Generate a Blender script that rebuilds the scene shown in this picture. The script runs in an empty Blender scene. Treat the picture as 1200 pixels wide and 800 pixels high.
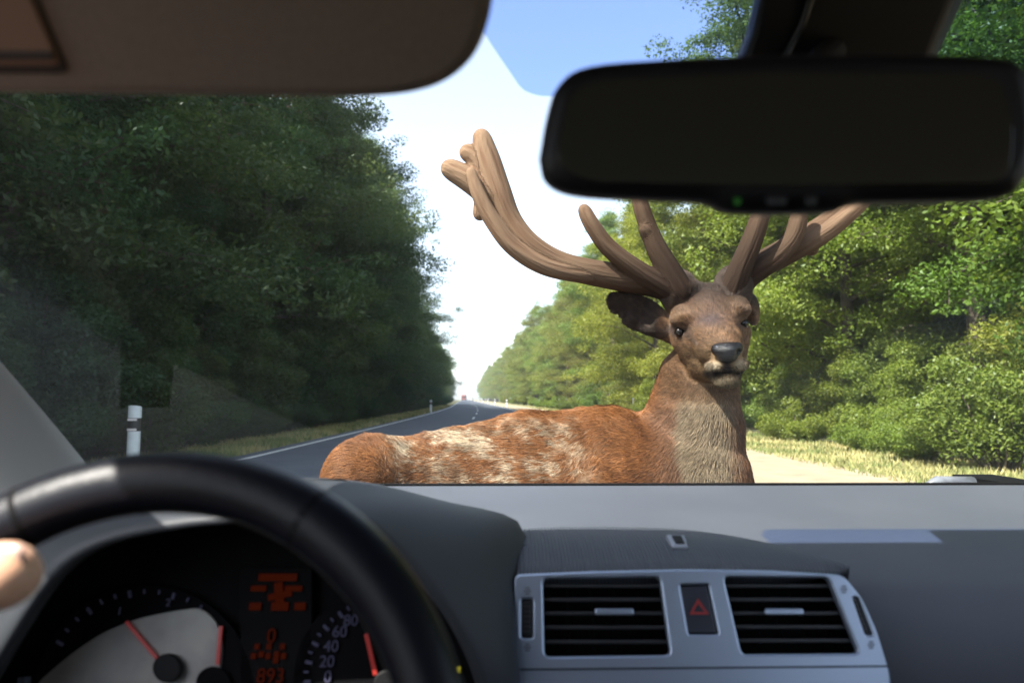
import bpy, bmesh, math, random
import numpy as np
from mathutils import Vector, Matrix
random.seed(7); RNG = np.random.default_rng(11)
R = math.radians
S = bpy.context.scene
COL = S.collection

# ------------------------------------------------------------------ camera, sky, sun, exposure
EYE = Vector((0, 0, 1.15))
cam_d = bpy.data.cameras.new('camera'); cam = bpy.data.objects.new('camera', cam_d); COL.objects.link(cam)
cam.location = EYE
cam.rotation_euler = (math.pi/2 + math.atan(67/800), 0, -math.atan(10/800))
cam_d.sensor_width = 36; cam_d.lens = 24; cam_d.clip_start = 0.02; cam_d.clip_end = 4000
cam_d.dof.use_dof = True; cam_d.dof.focus_distance = 2.1; cam_d.dof.aperture_fstop = 4.2
S.camera = cam
SUN_EL = R(50); SUN_H = Vector((-0.80, -0.60)).normalized()
TO_SUN = Vector((SUN_H.x*math.cos(SUN_EL), SUN_H.y*math.cos(SUN_EL), math.sin(SUN_EL)))
world = bpy.data.worlds.new('World'); S.world = world; world.use_nodes = True
wn = world.node_tree.nodes; wl = world.node_tree.links
sky = wn.new('ShaderNodeTexSky'); sky.sky_type = 'NISHITA'; sky.sun_disc = False
sky.sun_elevation = SUN_EL; sky.sun_rotation = math.atan2(SUN_H.x, SUN_H.y)
sky.air_density = 1.0; sky.dust_density = 1.5; sky.ozone_density = 1.0
hs = wn.new('ShaderNodeHueSaturation'); hs.inputs['Saturation'].default_value = .62        # a milky late-summer sky
wl.new(sky.outputs[0], hs.inputs['Color']); wl.new(hs.outputs[0], wn['Background'].inputs[0]); wn['Background'].inputs[1].default_value = 0.15
sun_d = bpy.data.lights.new('sun', 'SUN'); sun_d.energy = 4.9; sun_d.angle = R(0.5); sun_d.color = (1, .95, .86)
sun = bpy.data.objects.new('sun', sun_d); COL.objects.link(sun)
sun.rotation_euler = TO_SUN.to_track_quat('Z', 'Y').to_euler()
S.view_settings.view_transform = 'Standard'; S.view_settings.look = 'None'
S.view_settings.exposure = 1.62; S.view_settings.gamma = 1
S.cycles.use_denoising = True; S.cycles.max_bounces = 8; S.cycles.transparent_max_bounces = 12
S.cycles.sample_clamp_indirect = 6; S.cycles.caustics_reflective = False; S.cycles.caustics_refractive = False

# ------------------------------------------------------------------ helpers
_rot = np.array(cam.rotation_euler.to_matrix())
def ray(px, py):
    return _rot @ np.array([(px-600)/800, (400-py)/800, -1.0])
def at(px, py, Y):
    v = ray(px, py); t = Y/v[1]
    return Vector((v[0]*t, v[1]*t, v[2]*t + EYE.z))
def on_plane(px, py, p0, n):
    v = Vector(ray(px, py)); t = (Vector(p0)-EYE).dot(n)/v.dot(n)
    return EYE + v*t

def mat(name, col, rough=.5, metal=0., spec=.5, noise=None, bump=None, emit=None, sheen=0.):
    """noise = (scale, second colour, contrast lo, hi); bump = (scale, strength, distance)"""
    m = bpy.data.materials.new(name); m.use_nodes = True
    nt = m.node_tree; b = nt.nodes['Principled BSDF']
    b.inputs['Base Color'].default_value = (*col, 1); b.inputs['Roughness'].default_value = rough
    b.inputs['Metallic'].default_value = metal; b.inputs['Specular IOR Level'].default_value = spec
    b.inputs['Sheen Weight'].default_value = sheen
    if emit:
        b.inputs['Emission Color'].default_value = (*emit[0], 1); b.inputs['Emission Strength'].default_value = emit[1]
    tc = nt.nodes.new('ShaderNodeTexCoord')
    if noise:
        n = nt.nodes.new('ShaderNodeTexNoise'); n.inputs['Scale'].default_value = noise[0]; n.inputs['Detail'].default_value = 6
        nt.links.new(tc.outputs['Object'], n.inputs['Vector'])
        r = nt.nodes.new('ShaderNodeValToRGB')
        r.color_ramp.elements[0].position = noise[2]; r.color_ramp.elements[1].position = noise[3]
        r.color_ramp.elements[0].color = (*col, 1); r.color_ramp.elements[1].color = (*noise[1], 1)
        nt.links.new(n.outputs['Fac'], r.inputs['Fac']); nt.links.new(r.outputs['Color'], b.inputs['Base Color'])
    if bump:
        n2 = nt.nodes.new('ShaderNodeTexNoise'); n2.inputs['Scale'].default_value = bump[0]; n2.inputs['Detail'].default_value = 4
        nt.links.new(tc.outputs['Object'], n2.inputs['Vector'])
        bp = nt.nodes.new('ShaderNodeBump'); bp.inputs['Strength'].default_value = bump[1]; bp.inputs['Distance'].default_value = bump[2]
        nt.links.new(n2.outputs['Fac'], bp.inputs['Height']); nt.links.new(bp.outputs['Normal'], b.inputs['Normal'])
    return m

WLOC = {}
def tag(o, label=None, cat=None, group=None, kind=None):
    if label: o['label'] = label
    if cat: o['category'] = cat
    if group: o['group'] = group
    if kind: o['kind'] = kind
    return o
def empty(name, loc, label=None, cat=None, group=None):
    o = bpy.data.objects.new(name, None); COL.objects.link(o); o.location = loc; o.empty_display_size = .2
    WLOC[o.name] = Vector(loc)
    return tag(o, label, cat, group)
def place(o, parent, c):
    if parent is not None:
        o.parent = parent; o.location = Vector(c) - WLOC[parent.name]
    else:
        o.location = c
    WLOC[o.name] = Vector(c)
def mesh_obj(name, verts, faces, m, parent=None, smooth=False, label=None, kind=None, origin=None):
    V = np.asarray(verts, dtype=float).reshape(-1, 3)
    c = (V.min(0)+V.max(0))/2 if origin is None else np.array(origin)
    me = bpy.data.meshes.new(name)
    me.from_pydata((V-c).tolist(), [], [tuple(int(i) for i in f) for f in faces])
    if m: me.materials.append(m)
    if smooth: me.polygons.foreach_set('use_smooth', [True]*len(me.polygons))
    me.update()
    o = bpy.data.objects.new(name, me); COL.objects.link(o); place(o, parent, c)
    return tag(o, label, None, None, kind)
def quads_obj(name, V, F, m, parent=None, smooth=False, kind=None, origin=(0, 0, 0)):
    """fast build for large arrays of equal polygons"""
    me = bpy.data.meshes.new(name); n = F.shape[1]
    me.vertices.add(len(V)); me.vertices.foreach_set('co', (V-np.array(origin)).astype(np.float32).ravel())
    me.loops.add(F.size); me.loops.foreach_set('vertex_index', F.astype(np.int32).ravel())
    me.polygons.add(len(F)); me.polygons.foreach_set('loop_start', np.arange(0, F.size, n, dtype=np.int32))
    me.polygons.foreach_set('loop_total', np.full(len(F), n, dtype=np.int32))
    if smooth: me.polygons.foreach_set('use_smooth', np.ones(len(F), dtype=bool))
    me.update(calc_edges=True)
    if m: me.materials.append(m)
    o = bpy.data.objects.new(name, me); COL.objects.link(o); place(o, parent, origin)
    return tag(o, kind=kind)

class MB:
    def __init__(s): s.v = []; s.f = []
    def add(s, V, F):
        k = len(s.v); s.v += [tuple(p) for p in V]; s.f += [tuple(i+k for i in f) for f in F]
    def box(s, c, d, rot=None):
        M = rot or Matrix.Identity(3); h = Vector(d)/2
        P = [Vector(c) + M @ Vector((h.x*a, h.y*b, h.z*e)) for e in (-1, 1) for b in (-1, 1) for a in (-1, 1)]
        s.add(P, [(0, 2, 3, 1), (4, 5, 7, 6), (0, 1, 5, 4), (2, 6, 7, 3), (0, 4, 6, 2), (1, 3, 7, 5)])
    def tube(s, pts, rad, n=10, cap=True, squash=None):
        pts = [Vector(p) for p in pts]; rings = []
        if not hasattr(rad, '__len__'): rad = [rad]*len(pts)
        up = Vector((.13, .21, 1)).normalized()
        for i, p in enumerate(pts):
            t = (pts[min(i+1, len(pts)-1)] - pts[max(i-1, 0)]).normalized()
            a = t.cross(up)
            if a.length < .1: a = t.cross(Vector((1, 0, 0)))
            a.normalize(); b = a.cross(t)
            rings.append([p + (a*math.cos(2*math.pi*k/n) + b*math.sin(2*math.pi*k/n))*rad[i] for k in range(n)])
        V = [q for r_ in rings for q in r_]; F = []
        for i in range(len(pts)-1):
            for k in range(n):
                F.append((i*n+k, i*n+(k+1) % n, (i+1)*n+(k+1) % n, (i+1)*n+k))
        if cap: F.append(tuple(range(n))[::-1]); F.append(tuple(range((len(pts)-1)*n, len(pts)*n)))
        s.add(V, F)
    def grid(s, rows, close=False):
        n = len(rows[0]); V = [p for r_ in rows for p in r_]; F = []
        for i in range(len(rows)-1):
            for k in range(n-1 if not close else n):
                F.append((i*n+k, i*n+(k+1) % n, (i+1)*n+(k+1) % n, (i+1)*n+k))
        s.add(V, F)
    def build(s, name, m, parent=None, smooth=False, **k): return mesh_obj(name, s.v, s.f, m, parent, smooth, **k)

def auto_smooth(o, deg=35):
    me = o.data; me.polygons.foreach_set('use_smooth', [True]*len(me.polygons)); me.set_sharp_from_angle(angle=R(deg))
    return o
def add_mod(o, kind, **k):
    md = o.modifiers.new(kind.lower(), kind)
    for a, b in k.items(): setattr(md, a, b)
    return o
def copy_tree(o, parent=None):
    c = o.copy(); COL.objects.link(c)
    if parent: c.parent = parent
    for ch in o.children: copy_tree(ch, c)
    return c

def slab(name, loops, depth, bevel, m, parent, p0, n, up=(0, 0, 1), res=3, label=None):
    """filled outline (first loop) with holes (other loops), all points given in world space on the plane p0/n, extruded and bevelled"""
    n = Vector(n).normalized(); x = Vector(up).cross(n).normalized(); y = n.cross(x)
    cu = bpy.data.curves.new(name, 'CURVE'); cu.dimensions = '2D'; cu.fill_mode = 'BOTH'
    cu.extrude = max(depth/2 - bevel, 0); cu.bevel_depth = bevel; cu.bevel_resolution = 2; cu.offset = -bevel
    for lp in loops:
        sp = cu.splines.new('POLY'); sp.points.add(len(lp)-1)
        for i, p in enumerate(lp):
            d = Vector(p)-Vector(p0); sp.points[i].co = (d.dot(x), d.dot(y), 0, 1)
        sp.use_cyclic_u = True
    tmp = bpy.data.objects.new(name+'_t', cu); COL.objects.link(tmp)
    me = bpy.data.meshes.new_from_object(tmp.evaluated_get(bpy.context.evaluated_depsgraph_get()))
    bpy.data.objects.remove(tmp); me.name = name
    M = Matrix((x, y, n)).transposed().to_4x4(); M.translation = Vector(p0); me.transform(M)
    V = np.array([v.co[:] for v in me.vertices]); c = (V.min(0)+V.max(0))/2
    me.transform(Matrix.Translation(-Vector(c)))
    me.materials.clear(); me.materials.append(m)
    o = bpy.data.objects.new(name, me); COL.objects.link(o); place(o, parent, c); auto_smooth(o, 40)
    return tag(o, label)
def rounded(pts, r, n=5):
    """round the corners of a closed polygon of 2-D tuples"""
    out = []; N = len(pts)
    for i in range(N):
        p = Vector(pts[i]); a = Vector(pts[i-1])-p; b = Vector(pts[(i+1) % N])-p
        q = min(r, a.length*.45, b.length*.45); A = p+a.normalized()*q; B = p+b.normalized()*q
        for k in range(n+1):
            t = k/n; out.append(tuple(A*(1-t)**2 + p*2*t*(1-t) + B*t*t))
    return out
def catmull(pts, n=6):
    P = [np.array(p, float) for p in pts]; P = [2*P[0]-P[1]] + P + [2*P[-1]-P[-2]]; out = []
    for i in range(1, len(P)-2):
        for k in range(n):
            t = k/n; a, b, c, d = P[i-1:i+3]
            out.append(.5*((2*b)+(c-a)*t+(2*a-5*b+4*c-d)*t*t+(3*b-a-3*c+d)*t**3))
    out.append(P[-2]); return out

# distance fields meshed by surface nets: one continuous skin for bodies
class SDF:
    def __init__(s, xs, ys, zs):
        s.xs, s.ys, s.zs = [np.asarray(a, np.float32) for a in (xs, ys, zs)]
        s.f = np.full((len(xs), len(ys), len(zs)), 9., np.float32)
    def _win(s, lo, hi):
        sl = []
        for a, l, h in zip((s.xs, s.ys, s.zs), lo, hi):
            sl.append(slice(max(np.searchsorted(a, l)-1, 0), min(np.searchsorted(a, h)+1, len(a))))
        return tuple(sl)
    def _pts(s, w):
        return s.xs[w[0]][:, None, None], s.ys[w[1]][None, :, None], s.zs[w[2]][None, None, :]
    def _put(s, w, d, k, cut):
        f = s.f[w]
        if cut: a, b = -d, f; h = np.maximum(k-np.abs(a-b), 0)/k; s.f[w] = np.maximum(a, b)+h*h*k*.25
        else: h = np.maximum(k-np.abs(d-f), 0)/k; s.f[w] = np.minimum(d, f)-h*h*k*.25
    def cone(s, a, b, ra, rb, k=.02, cut=False):
        a = np.array(a); b = np.array(b); m = max(ra, rb)+k*1.5+.03
        w = s._win(np.minimum(a, b)-m, np.maximum(a, b)+m); X, Y, Z = s._pts(w)
        ba = (b-a).astype(np.float32); L = float(ba@ba)+1e-9
        t = np.clip(((X-a[0])*ba[0]+(Y-a[1])*ba[1]+(Z-a[2])*ba[2])/L, 0, 1)
        d = np.sqrt((X-a[0]-ba[0]*t)**2+(Y-a[1]-ba[1]*t)**2+(Z-a[2]-ba[2]*t)**2)-(ra+(rb-ra)*t)
        s._put(w, d.astype(np.float32), k, cut)
    def ball(s, c, r, k=.02, cut=False): s.cone(c, c, r, r, k, cut)
    def ell(s, c, r, k=.02, rot=None, cut=False):
        c = np.array(c); r = np.array(r); m = r.max()+k*1.5+.03
        w = s._win(c-m, c+m); X, Y, Z = s._pts(w); X, Y, Z = X-c[0], Y-c[1], Z-c[2]
        M = np.eye(3) if rot is None else np.array(rot).T
        u = [M[i, 0]*X+M[i, 1]*Y+M[i, 2]*Z for i in range(3)]
        k0 = np.sqrt((u[0]/r[0])**2+(u[1]/r[1])**2+(u[2]/r[2])**2); k1 = np.sqrt((u[0]/r[0]**2)**2+(u[1]/r[1]**2)**2+(u[2]/r[2]**2)**2)+1e-9
        s._put(w, (k0*(k0-1)/k1).astype(np.float32), k, cut)
    def chain(s, pts, rad, k=.02, cut=False):
        for i in range(len(pts)-1): s.cone(pts[i], pts[i+1], rad[i], rad[i+1], k, cut)
    def mesh(s):
        f = s.f; ins = f < 0
        c = np.zeros(tuple(n-1 for n in f.shape), np.int16)
        for i in (0, 1):
            for j in (0, 1):
                for l in (0, 1): c += ins[i:f.shape[0]-1+i, j:f.shape[1]-1+j, l:f.shape[2]-1+l]
        act = np.argwhere((c > 0) & (c < 8)); idx = np.full(c.shape, -1, np.int32); idx[tuple(act.T)] = np.arange(len(act))
        P = np.zeros((len(act), 3)); W = np.zeros(len(act)); co = [(i, j, l) for i in (0, 1) for j in (0, 1) for l in (0, 1)]
        A = (s.xs, s.ys, s.zs)
        def pos(o): return np.stack([A[q][act[:, q]+o[q]] for q in range(3)], 1)
        for a in range(8):
            for b in range(a+1, 8):
                if sum(abs(co[a][q]-co[b][q]) for q in range(3)) != 1: continue
                fa = f[tuple((act+co[a]).T)]; fb = f[tuple((act+co[b]).T)]; m = (fa < 0) != (fb < 0)
                t = np.where(m, fa/np.where(m, fa-fb, 1), 0)[:, None]
                P += np.where(m[:, None], pos(co[a])*(1-t)+pos(co[b])*t, 0); W += m
        P /= W[:, None]; Q = []
        for ax in range(3):
            o = [q for q in range(3) if q != ax]
            n0 = [slice(None)]*3; n1 = [slice(None)]*3; n0[ax] = slice(0, -1); n1[ax] = slice(1, None)
            e = np.argwhere(ins[tuple(n0)] != ins[tuple(n1)])
            e = e[(e[:, o[0]] > 0) & (e[:, o[1]] > 0) & (e[:, o[0]] < c.shape[o[0]]) & (e[:, o[1]] < c.shape[o[1]])]
            fl = ins[tuple(n0)][tuple(e.T)]
            d0 = np.zeros(3, int); d0[o[0]] = 1; d1 = np.zeros(3, int); d1[o[1]] = 1
            q = np.stack([idx[tuple((e-d0-d1).T)], idx[tuple((e-d1).T)], idx[tuple(e.T)], idx[tuple((e-d0).T)]], 1)
            if ax == 1: fl = ~fl
            q[~fl] = q[~fl][:, ::-1]; Q.append(q)
        return P, np.concatenate(Q)
def lin(a, b, st): return np.arange(a, b+st, st)
def wob(P, fr, seed=0):
    """cheap smooth noise, about -1..1"""
    r = np.random.default_rng(seed); out = np.zeros(len(P))
    for i in range(6):
        out += np.sin(P @ (r.normal(size=3)*fr*(.7+.25*i)) + r.uniform(0, 6.28))
    return out/3.2
def vnormals(P, F):
    n = np.cross(P[F[:, 2]]-P[F[:, 0]], P[F[:, 3]]-P[F[:, 1]]); N = np.zeros_like(P)
    for k in range(4): np.add.at(N, F[:, k], n)
    return N/(np.linalg.norm(N, axis=1, keepdims=True)+1e-12)

# ------------------------------------------------------------------ the road and the ground
def cx(d):
    """sideways drift of the road (it bends gently to the left, then runs straight)"""
    return -2.7e-4*d*d if d < 108 else -3.15-.058*(d-108)
STEPS = [-40, -20, -8] + list(range(0, 120, 4)) + list(range(120, 900, 20))
def strip(name, x0, x1, z, m, d0=-40, d1=880, cross=1, kind='structure', zf=None):
    ds = [d for d in STEPS if d0 < d < d1]; ds = [d0]+ds+[d1]; b = MB()
    rows = []
    for d in ds:
        rows.append([(x0+(x1-x0)*k/cross+cx(max(d, 0)), d, (z if zf is None else zf(k/cross)+z)) for k in range(cross+1)])
    b.grid(rows); o = b.build(name, m, kind=kind); return o
m_ground = mat('forest_floor', (.045, .05, .02), .95, noise=(.6, (.11, .085, .045), .35, .65), bump=(4, .6, .1))
m_asphalt = mat('asphalt', (.070, .082, .106), .85, spec=.3, noise=(1.1, (.098, .110, .135), .3, .75), bump=(140, .35, .004))
m_paint = mat('road_paint', (.72, .72, .7), .7, noise=(9, (.5, .5, .48), .45, .8))
m_verge = mat('verge_grass', (.10, .115, .035), .95, noise=(1.3, (.23, .19, .09), .4, .66), bump=(12, .7, .05))
m_path = mat('sandy_gravel', (.33, .265, .18), .95, noise=(2.2, (.24, .19, .13), .4, .7), bump=(60, .5, .01))
mesh_obj('ground', [(-900, -120, 0), (900, -120, 0), (900, 1500, 0), (-900, 1500, 0)], [(0, 1, 2, 3)], m_ground, kind='structure')
strip('verge', -6.9, -4.9, .010, m_verge, cross=4); strip('verge', 2.2, 8.4, .010, m_verge, cross=4)
strip('gravel_path', 2.6, 5.7, .018, m_path)
strip('road', -5.15, 2.45, .026, m_asphalt, cross=6)
strip('edge_line', -4.86, -4.72, .031, m_paint); strip('edge_line', 2.08, 2.2, .031, m_paint)
for d in range(0, 180, 12): strip('centre_dash', -1.36, -1.24, .031, m_paint, d0=d+2, d1=d+6)

# grass blades on both verges
m_blade = mat('grass_blade', (.12, .16, .04), .8, noise=(.8, (.38, .33, .14), .40, .58))
def grass(name, n, rngx, rngy, h):
    d = rngy[0]*(rngy[1]/rngy[0])**RNG.random(n); x = RNG.uniform(*rngx, n) + np.array([cx(v) for v in d])
    a = RNG.uniform(0, 6.28, n); hh = h*RNG.uniform(.5, 1.5, n); w = .006+.0006*d
    B = np.stack([x, d, np.full(n, .012)], 1); u = np.stack([np.cos(a), np.sin(a), 0*a], 1)*w[:, None]
    l = RNG.normal(0, .35, (n, 3)); l[:, 2] = 1; T = B+l*hh[:, None]
    V = np.stack([B-u, B+u, T], 1).reshape(-1, 3); F = np.arange(n*3).reshape(-1, 3)
    return quads_obj(name, V, F, m_blade, kind='stuff')
grass('grass', 16000, (-6.9, -5.2), (8, 110), .13)
grass('grass', 20000, (5.4, 8.4), (7, 90), .085)

# ------------------------------------------------------------------ trees
def leaf_mat(name, jit):
    m = bpy.data.materials.new(name); m.use_nodes = True; nt = m.node_tree; L = nt.links
    nt.nodes.remove(nt.nodes['Principled BSDF']); out = nt.nodes['Material Output']
    oi = nt.nodes.new('ShaderNodeObjectInfo'); g = nt.nodes.new('ShaderNodeNewGeometry')
    rp = nt.nodes.new('ShaderNodeValToRGB'); cr = rp.color_ramp
    cr.elements[0].color = (.68, .78, .65, 1); cr.elements[1].color = (1.22, 1.15, .95, 1); e = cr.elements.new(.5); e.color = (.95, 1, .9, 1)
    L.new(g.outputs['Random Per Island'], rp.inputs['Fac'])
    mx = nt.nodes.new('ShaderNodeMix'); mx.data_type = 'RGBA'; mx.blend_type = 'MULTIPLY'; mx.inputs[0].default_value = jit
    L.new(oi.outputs['Color'], mx.inputs[6]); L.new(rp.outputs['Color'], mx.inputs[7])
    df = nt.nodes.new('ShaderNodeBsdfDiffuse'); tr = nt.nodes.new('ShaderNodeBsdfTranslucent'); gl = nt.nodes.new('ShaderNodeBsdfGlossy')
    gl.inputs['Roughness'].default_value = .45; gl.inputs['Color'].default_value = (.9, .95, 1, 1)
    tm = nt.nodes.new('ShaderNodeMix'); tm.data_type = 'RGBA'; tm.blend_type = 'MULTIPLY'; tm.inputs[0].default_value = 1; tm.inputs[7].default_value = (1.2, 1.3, .65, 1)
    L.new(mx.outputs[2], df.inputs['Color']); L.new(mx.outputs[2], tm.inputs[6]); L.new(tm.outputs[2], tr.inputs['Color'])
    s1 = nt.nodes.new('ShaderNodeMixShader'); s1.inputs[0].default_value = .42; L.new(df.outputs[0], s1.inputs[1]); L.new(tr.outputs[0], s1.inputs[2])
    s2 = nt.nodes.new('ShaderNodeMixShader'); s2.inputs[0].default_value = .014; L.new(s1.outputs[0], s2.inputs[1]); L.new(gl.outputs[0], s2.inputs[2])
    L.new(s2.outputs[0], out.inputs['Surface']); return m
m_leaf = leaf_mat('leaves', .9)
m_bark = mat('bark', (.075, .06, .045), .9, noise=(3, (.13, .105, .075), .4, .7), bump=(18, .9, .04))
m_bark_pine = mat('reddish_bark', (.13, .075, .045), .9, noise=(4, (.2, .13, .085), .4, .7), bump=(18, .9, .04))

def leaf_cards(C, rad, n_per, size, rng, flat=.55):
    """leaves scattered in clumps: centres C, clump radii rad"""
    k = len(C); idx = np.repeat(np.arange(k), n_per)
    n = len(idx); g = rng.normal(size=(n, 3)); g /= np.linalg.norm(g, axis=1, keepdims=True)
    g *= (rng.random(n)**.45)[:, None]; g[:, 2] *= flat
    P = C[idx] + g*rad[idx][:, None]; P[:, 2] -= .12*np.hypot(g[:, 0], g[:, 1])*rad[idx]
    nz = rng.normal(size=(n, 3))*.75 + g*.6; nz[:, 2] += .9; nz /= np.linalg.norm(nz, axis=1, keepdims=True)
    t = np.cross(nz, rng.normal(size=(n, 3))); t /= np.linalg.norm(t, axis=1, keepdims=True); b = np.cross(nz, t)
    s = (size*rng.uniform(.65, 1.35, n))[:, None]
    V = np.stack([P-t*s, P+b*s*.45-nz*s*.08, P+t*s, P-b*s*.45-nz*s*.08], 1).reshape(-1, 3)
    return V, np.arange(4*n).reshape(-1, 4)

def make_tree(name, rng, H, rad, z0, nlimb, leaves, size, bark, squash=1., lean=(0, 0), profile=None):
    root = empty(name, (0, 0, 0)); b = MB()
    tp = [Vector((lean[0]*t*t+.25*math.sin(t*4+rng.random())*t, lean[1]*t*t+.2*math.sin(t*5+1)*t, H*.93*t)) for t in np.linspace(0, 1, 9)]
    r0 = .011*H+.05; b.tube(tp, [r0*1.35]+[r0*(1-.92*t) for t in np.linspace(.08, 1, 8)], 9)
    cl = []; cr = []
    for i in range(nlimb):
        t = (i+.5)/nlimb; z = z0+(H*.96-z0)*t; w = (profile(t) if profile else math.sin(math.pi*(.12+.86*t)**.8))*rad*rng.uniform(.72, 1.15)
        a = i*2.4+rng.normal(0, .35); u = min(z/(H*.93)*.96, .97)*8; k = int(u); base = tp[min(k, 7)].lerp(tp[min(k+1, 8)], u-k)
        tip = base+Vector((math.cos(a)*w, math.sin(a)*w, w*rng.uniform(-.22, .38)))
        mid = base.lerp(tip, .5)+Vector((0, 0, .10*w)); rr = r0*.36*(1-.65*t)
        b.tube([base, mid, tip], [rr, rr*.6, rr*.16], 5, cap=False)
        for q in (.36, .55, .72, .87, 1.0):
            p = base.lerp(tip, q)+Vector((0, 0, .4*q*(1-q)*w)); cl.append(p); cr.append(w*rng.uniform(.13, .21)+.28)
            for _ in range(2):
                s2 = Vector((rng.normal(), rng.normal(), rng.normal()*.5+.1)).normalized()*(w*.28*q+.25)
                e = p+s2; cl.append(e); cr.append(rng.uniform(.34, .68)*(.6+.1*rad))
                if q < .95: b.tube([p, e], [rr*.3, rr*.08], 3, cap=False)
    cl.append(tp[8]); cr.append(.9)
    b.build('trunk', bark, root, smooth=True, origin=(0, 0, 0))
    C = np.array([c[:] for c in cl]); rr = np.array(cr)
    npc = np.maximum((leaves*rr**2/np.sum(rr**2)).astype(int), 8)
    V, F = leaf_cards(C, rr, npc, size, rng); quads_obj('crown', V, F, m_leaf, root)
    return root
def rg(k): return np.random.default_rng(k)
conic = lambda t: (1-t)**.75*(.55+.45*min(1, t*6))+.05
T = [make_tree('broadleaf_tree', rg(1), 17.5, 4.6, 1.5, 40, 120000, .06, m_bark),
     make_tree('broadleaf_tree', rg(2), 19.0, 4.2, 2.0, 42, 120000, .06, m_bark, lean=(.7, .3)),
     make_tree('broadleaf_tree', rg(3), 16.0, 5.0, 1.2, 38, 120000, .062, m_bark, lean=(-.5, .4)),
     make_tree('broadleaf_tree', rg(4), 18.0, 3.6, 1.4, 46, 110000, .058, m_bark_pine, profile=conic)]
def make_shrub(rng, H, W, n, size):
    root = empty('bush', (0, 0, 0)); b = MB(); cl = []; cr = []
    for i in range(16):
        a = rng.uniform(0, 6.28); r = W*math.sqrt(rng.random()); h = H*rng.uniform(.35, .95)*(1-.45*(r/W)**2)
        e = Vector((math.cos(a)*r, math.sin(a)*r, h)); b.tube([(e.x*.15, e.y*.15, 0), e*.55+Vector((0, 0, .1)), e], [.022, .014, .005], 4, cap=False)
        for q in (.45, .75, 1):
            cl.append(e*q); cr.append(rng.uniform(.28, .5)*(.5+H*.2))
    b.build('stems', m_bark, root, origin=(0, 0, 0)); rr = np.array(cr)
    V, F = leaf_cards(np.array([c[:] for c in cl]), rr, np.full(len(cl), n//len(cl)), size, rng, .7); quads_obj('foliage', V, F, m_leaf, root)
    return root
B = [make_shrub(rg(21), 2.2, 1.5, 24000, .038), make_shrub(rg(22), 1.5, 1.2, 18000, .034), make_shrub(rg(23), 3.4, 1.7, 32000, .042)]
used = set()
def plant(proto, x, y, rz, sc, col, label, cat, group, zs=1.):
    k = proto.name
    if k in used: o = copy_tree(proto)
    else: o = proto; used.add(k)
    o.location = (x, y, 0); o.rotation_euler = (0, 0, rz); o.scale = (sc, sc, sc*zs); tag(o, label, cat, group)
    for ch in o.children:
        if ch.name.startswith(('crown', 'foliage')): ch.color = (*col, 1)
    return o
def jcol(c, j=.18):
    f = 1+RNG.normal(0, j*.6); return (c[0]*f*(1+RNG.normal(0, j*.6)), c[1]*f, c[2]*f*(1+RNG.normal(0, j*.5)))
DARK = (.080, .118, .058); DARK2 = (.066, .10, .054); LIGHT = (.18, .215, .055); YEL = (.25, .26, .05); MID = (.175, .21, .045)  # same foliage: left wood's shade and right wood's sun put into the greens
GL, GR = 'trees in the shaded wood left of the road', 'sunlit trees lining the right side of the road'
def LL(y, row):
    if row: return 'dark tree standing inside the left-hand wood behind its first row' if row == 1 else 'dark tree deep in the left-hand wood, only glimpsed between nearer trunks'
    for lim, t in ((9, 'nearest dark leafy tree of the left-hand wood, at the left end of the windscreen'), (26, 'tall dark tree of the left-hand wood behind the large black-banded post'),
                   (44, 'tall dark tree of the left-hand wood rising into the lower edge of the sun visor'), (70, 'tall dark tree of the left-hand wood standing out against the white sky'),
                   (130, 'dark tree of the left-hand wood beyond the small far roadside post')):
        if y < lim: return t
    return 'small distant dark tree where the left-hand wood meets the end of the road'
def LR(y, row):
    if row: return 'green tree standing inside the right-hand wood behind its first row' if row == 1 else 'green tree deep in the right-hand wood behind the others'
    for lim, t in ((13, 'nearest bright green tree at the right end of the windscreen'), (20, 'bright green tree below the right half of the mirror, with trunk showing through leaves'),
                   (34, 'leafy green tree just right of the stag and its antler'), (75, 'sunlit green tree between the two antlers'), (150, 'sunlit green tree left of the stag, above its back')):
        if y < lim: return t
    return 'small pale distant tree at the far end of the right-hand wood'
y = -1.
while y < 330:                                                        # left wood: front row, then deeper rows
    x = -10.6+cx(max(y, 0))+RNG.normal(0, .5)
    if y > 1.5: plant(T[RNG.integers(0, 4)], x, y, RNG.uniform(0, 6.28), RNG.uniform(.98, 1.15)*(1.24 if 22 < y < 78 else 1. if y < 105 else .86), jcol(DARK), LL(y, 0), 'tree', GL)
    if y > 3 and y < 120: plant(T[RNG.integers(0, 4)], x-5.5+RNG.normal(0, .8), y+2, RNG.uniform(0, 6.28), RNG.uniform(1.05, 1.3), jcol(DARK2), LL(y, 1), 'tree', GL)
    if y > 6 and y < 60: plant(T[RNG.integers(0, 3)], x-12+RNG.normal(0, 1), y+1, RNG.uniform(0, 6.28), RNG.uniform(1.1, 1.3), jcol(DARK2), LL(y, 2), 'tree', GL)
    y += 5.0 if y < 60 else (7 if y < 140 else 11)
y = 7.
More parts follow.
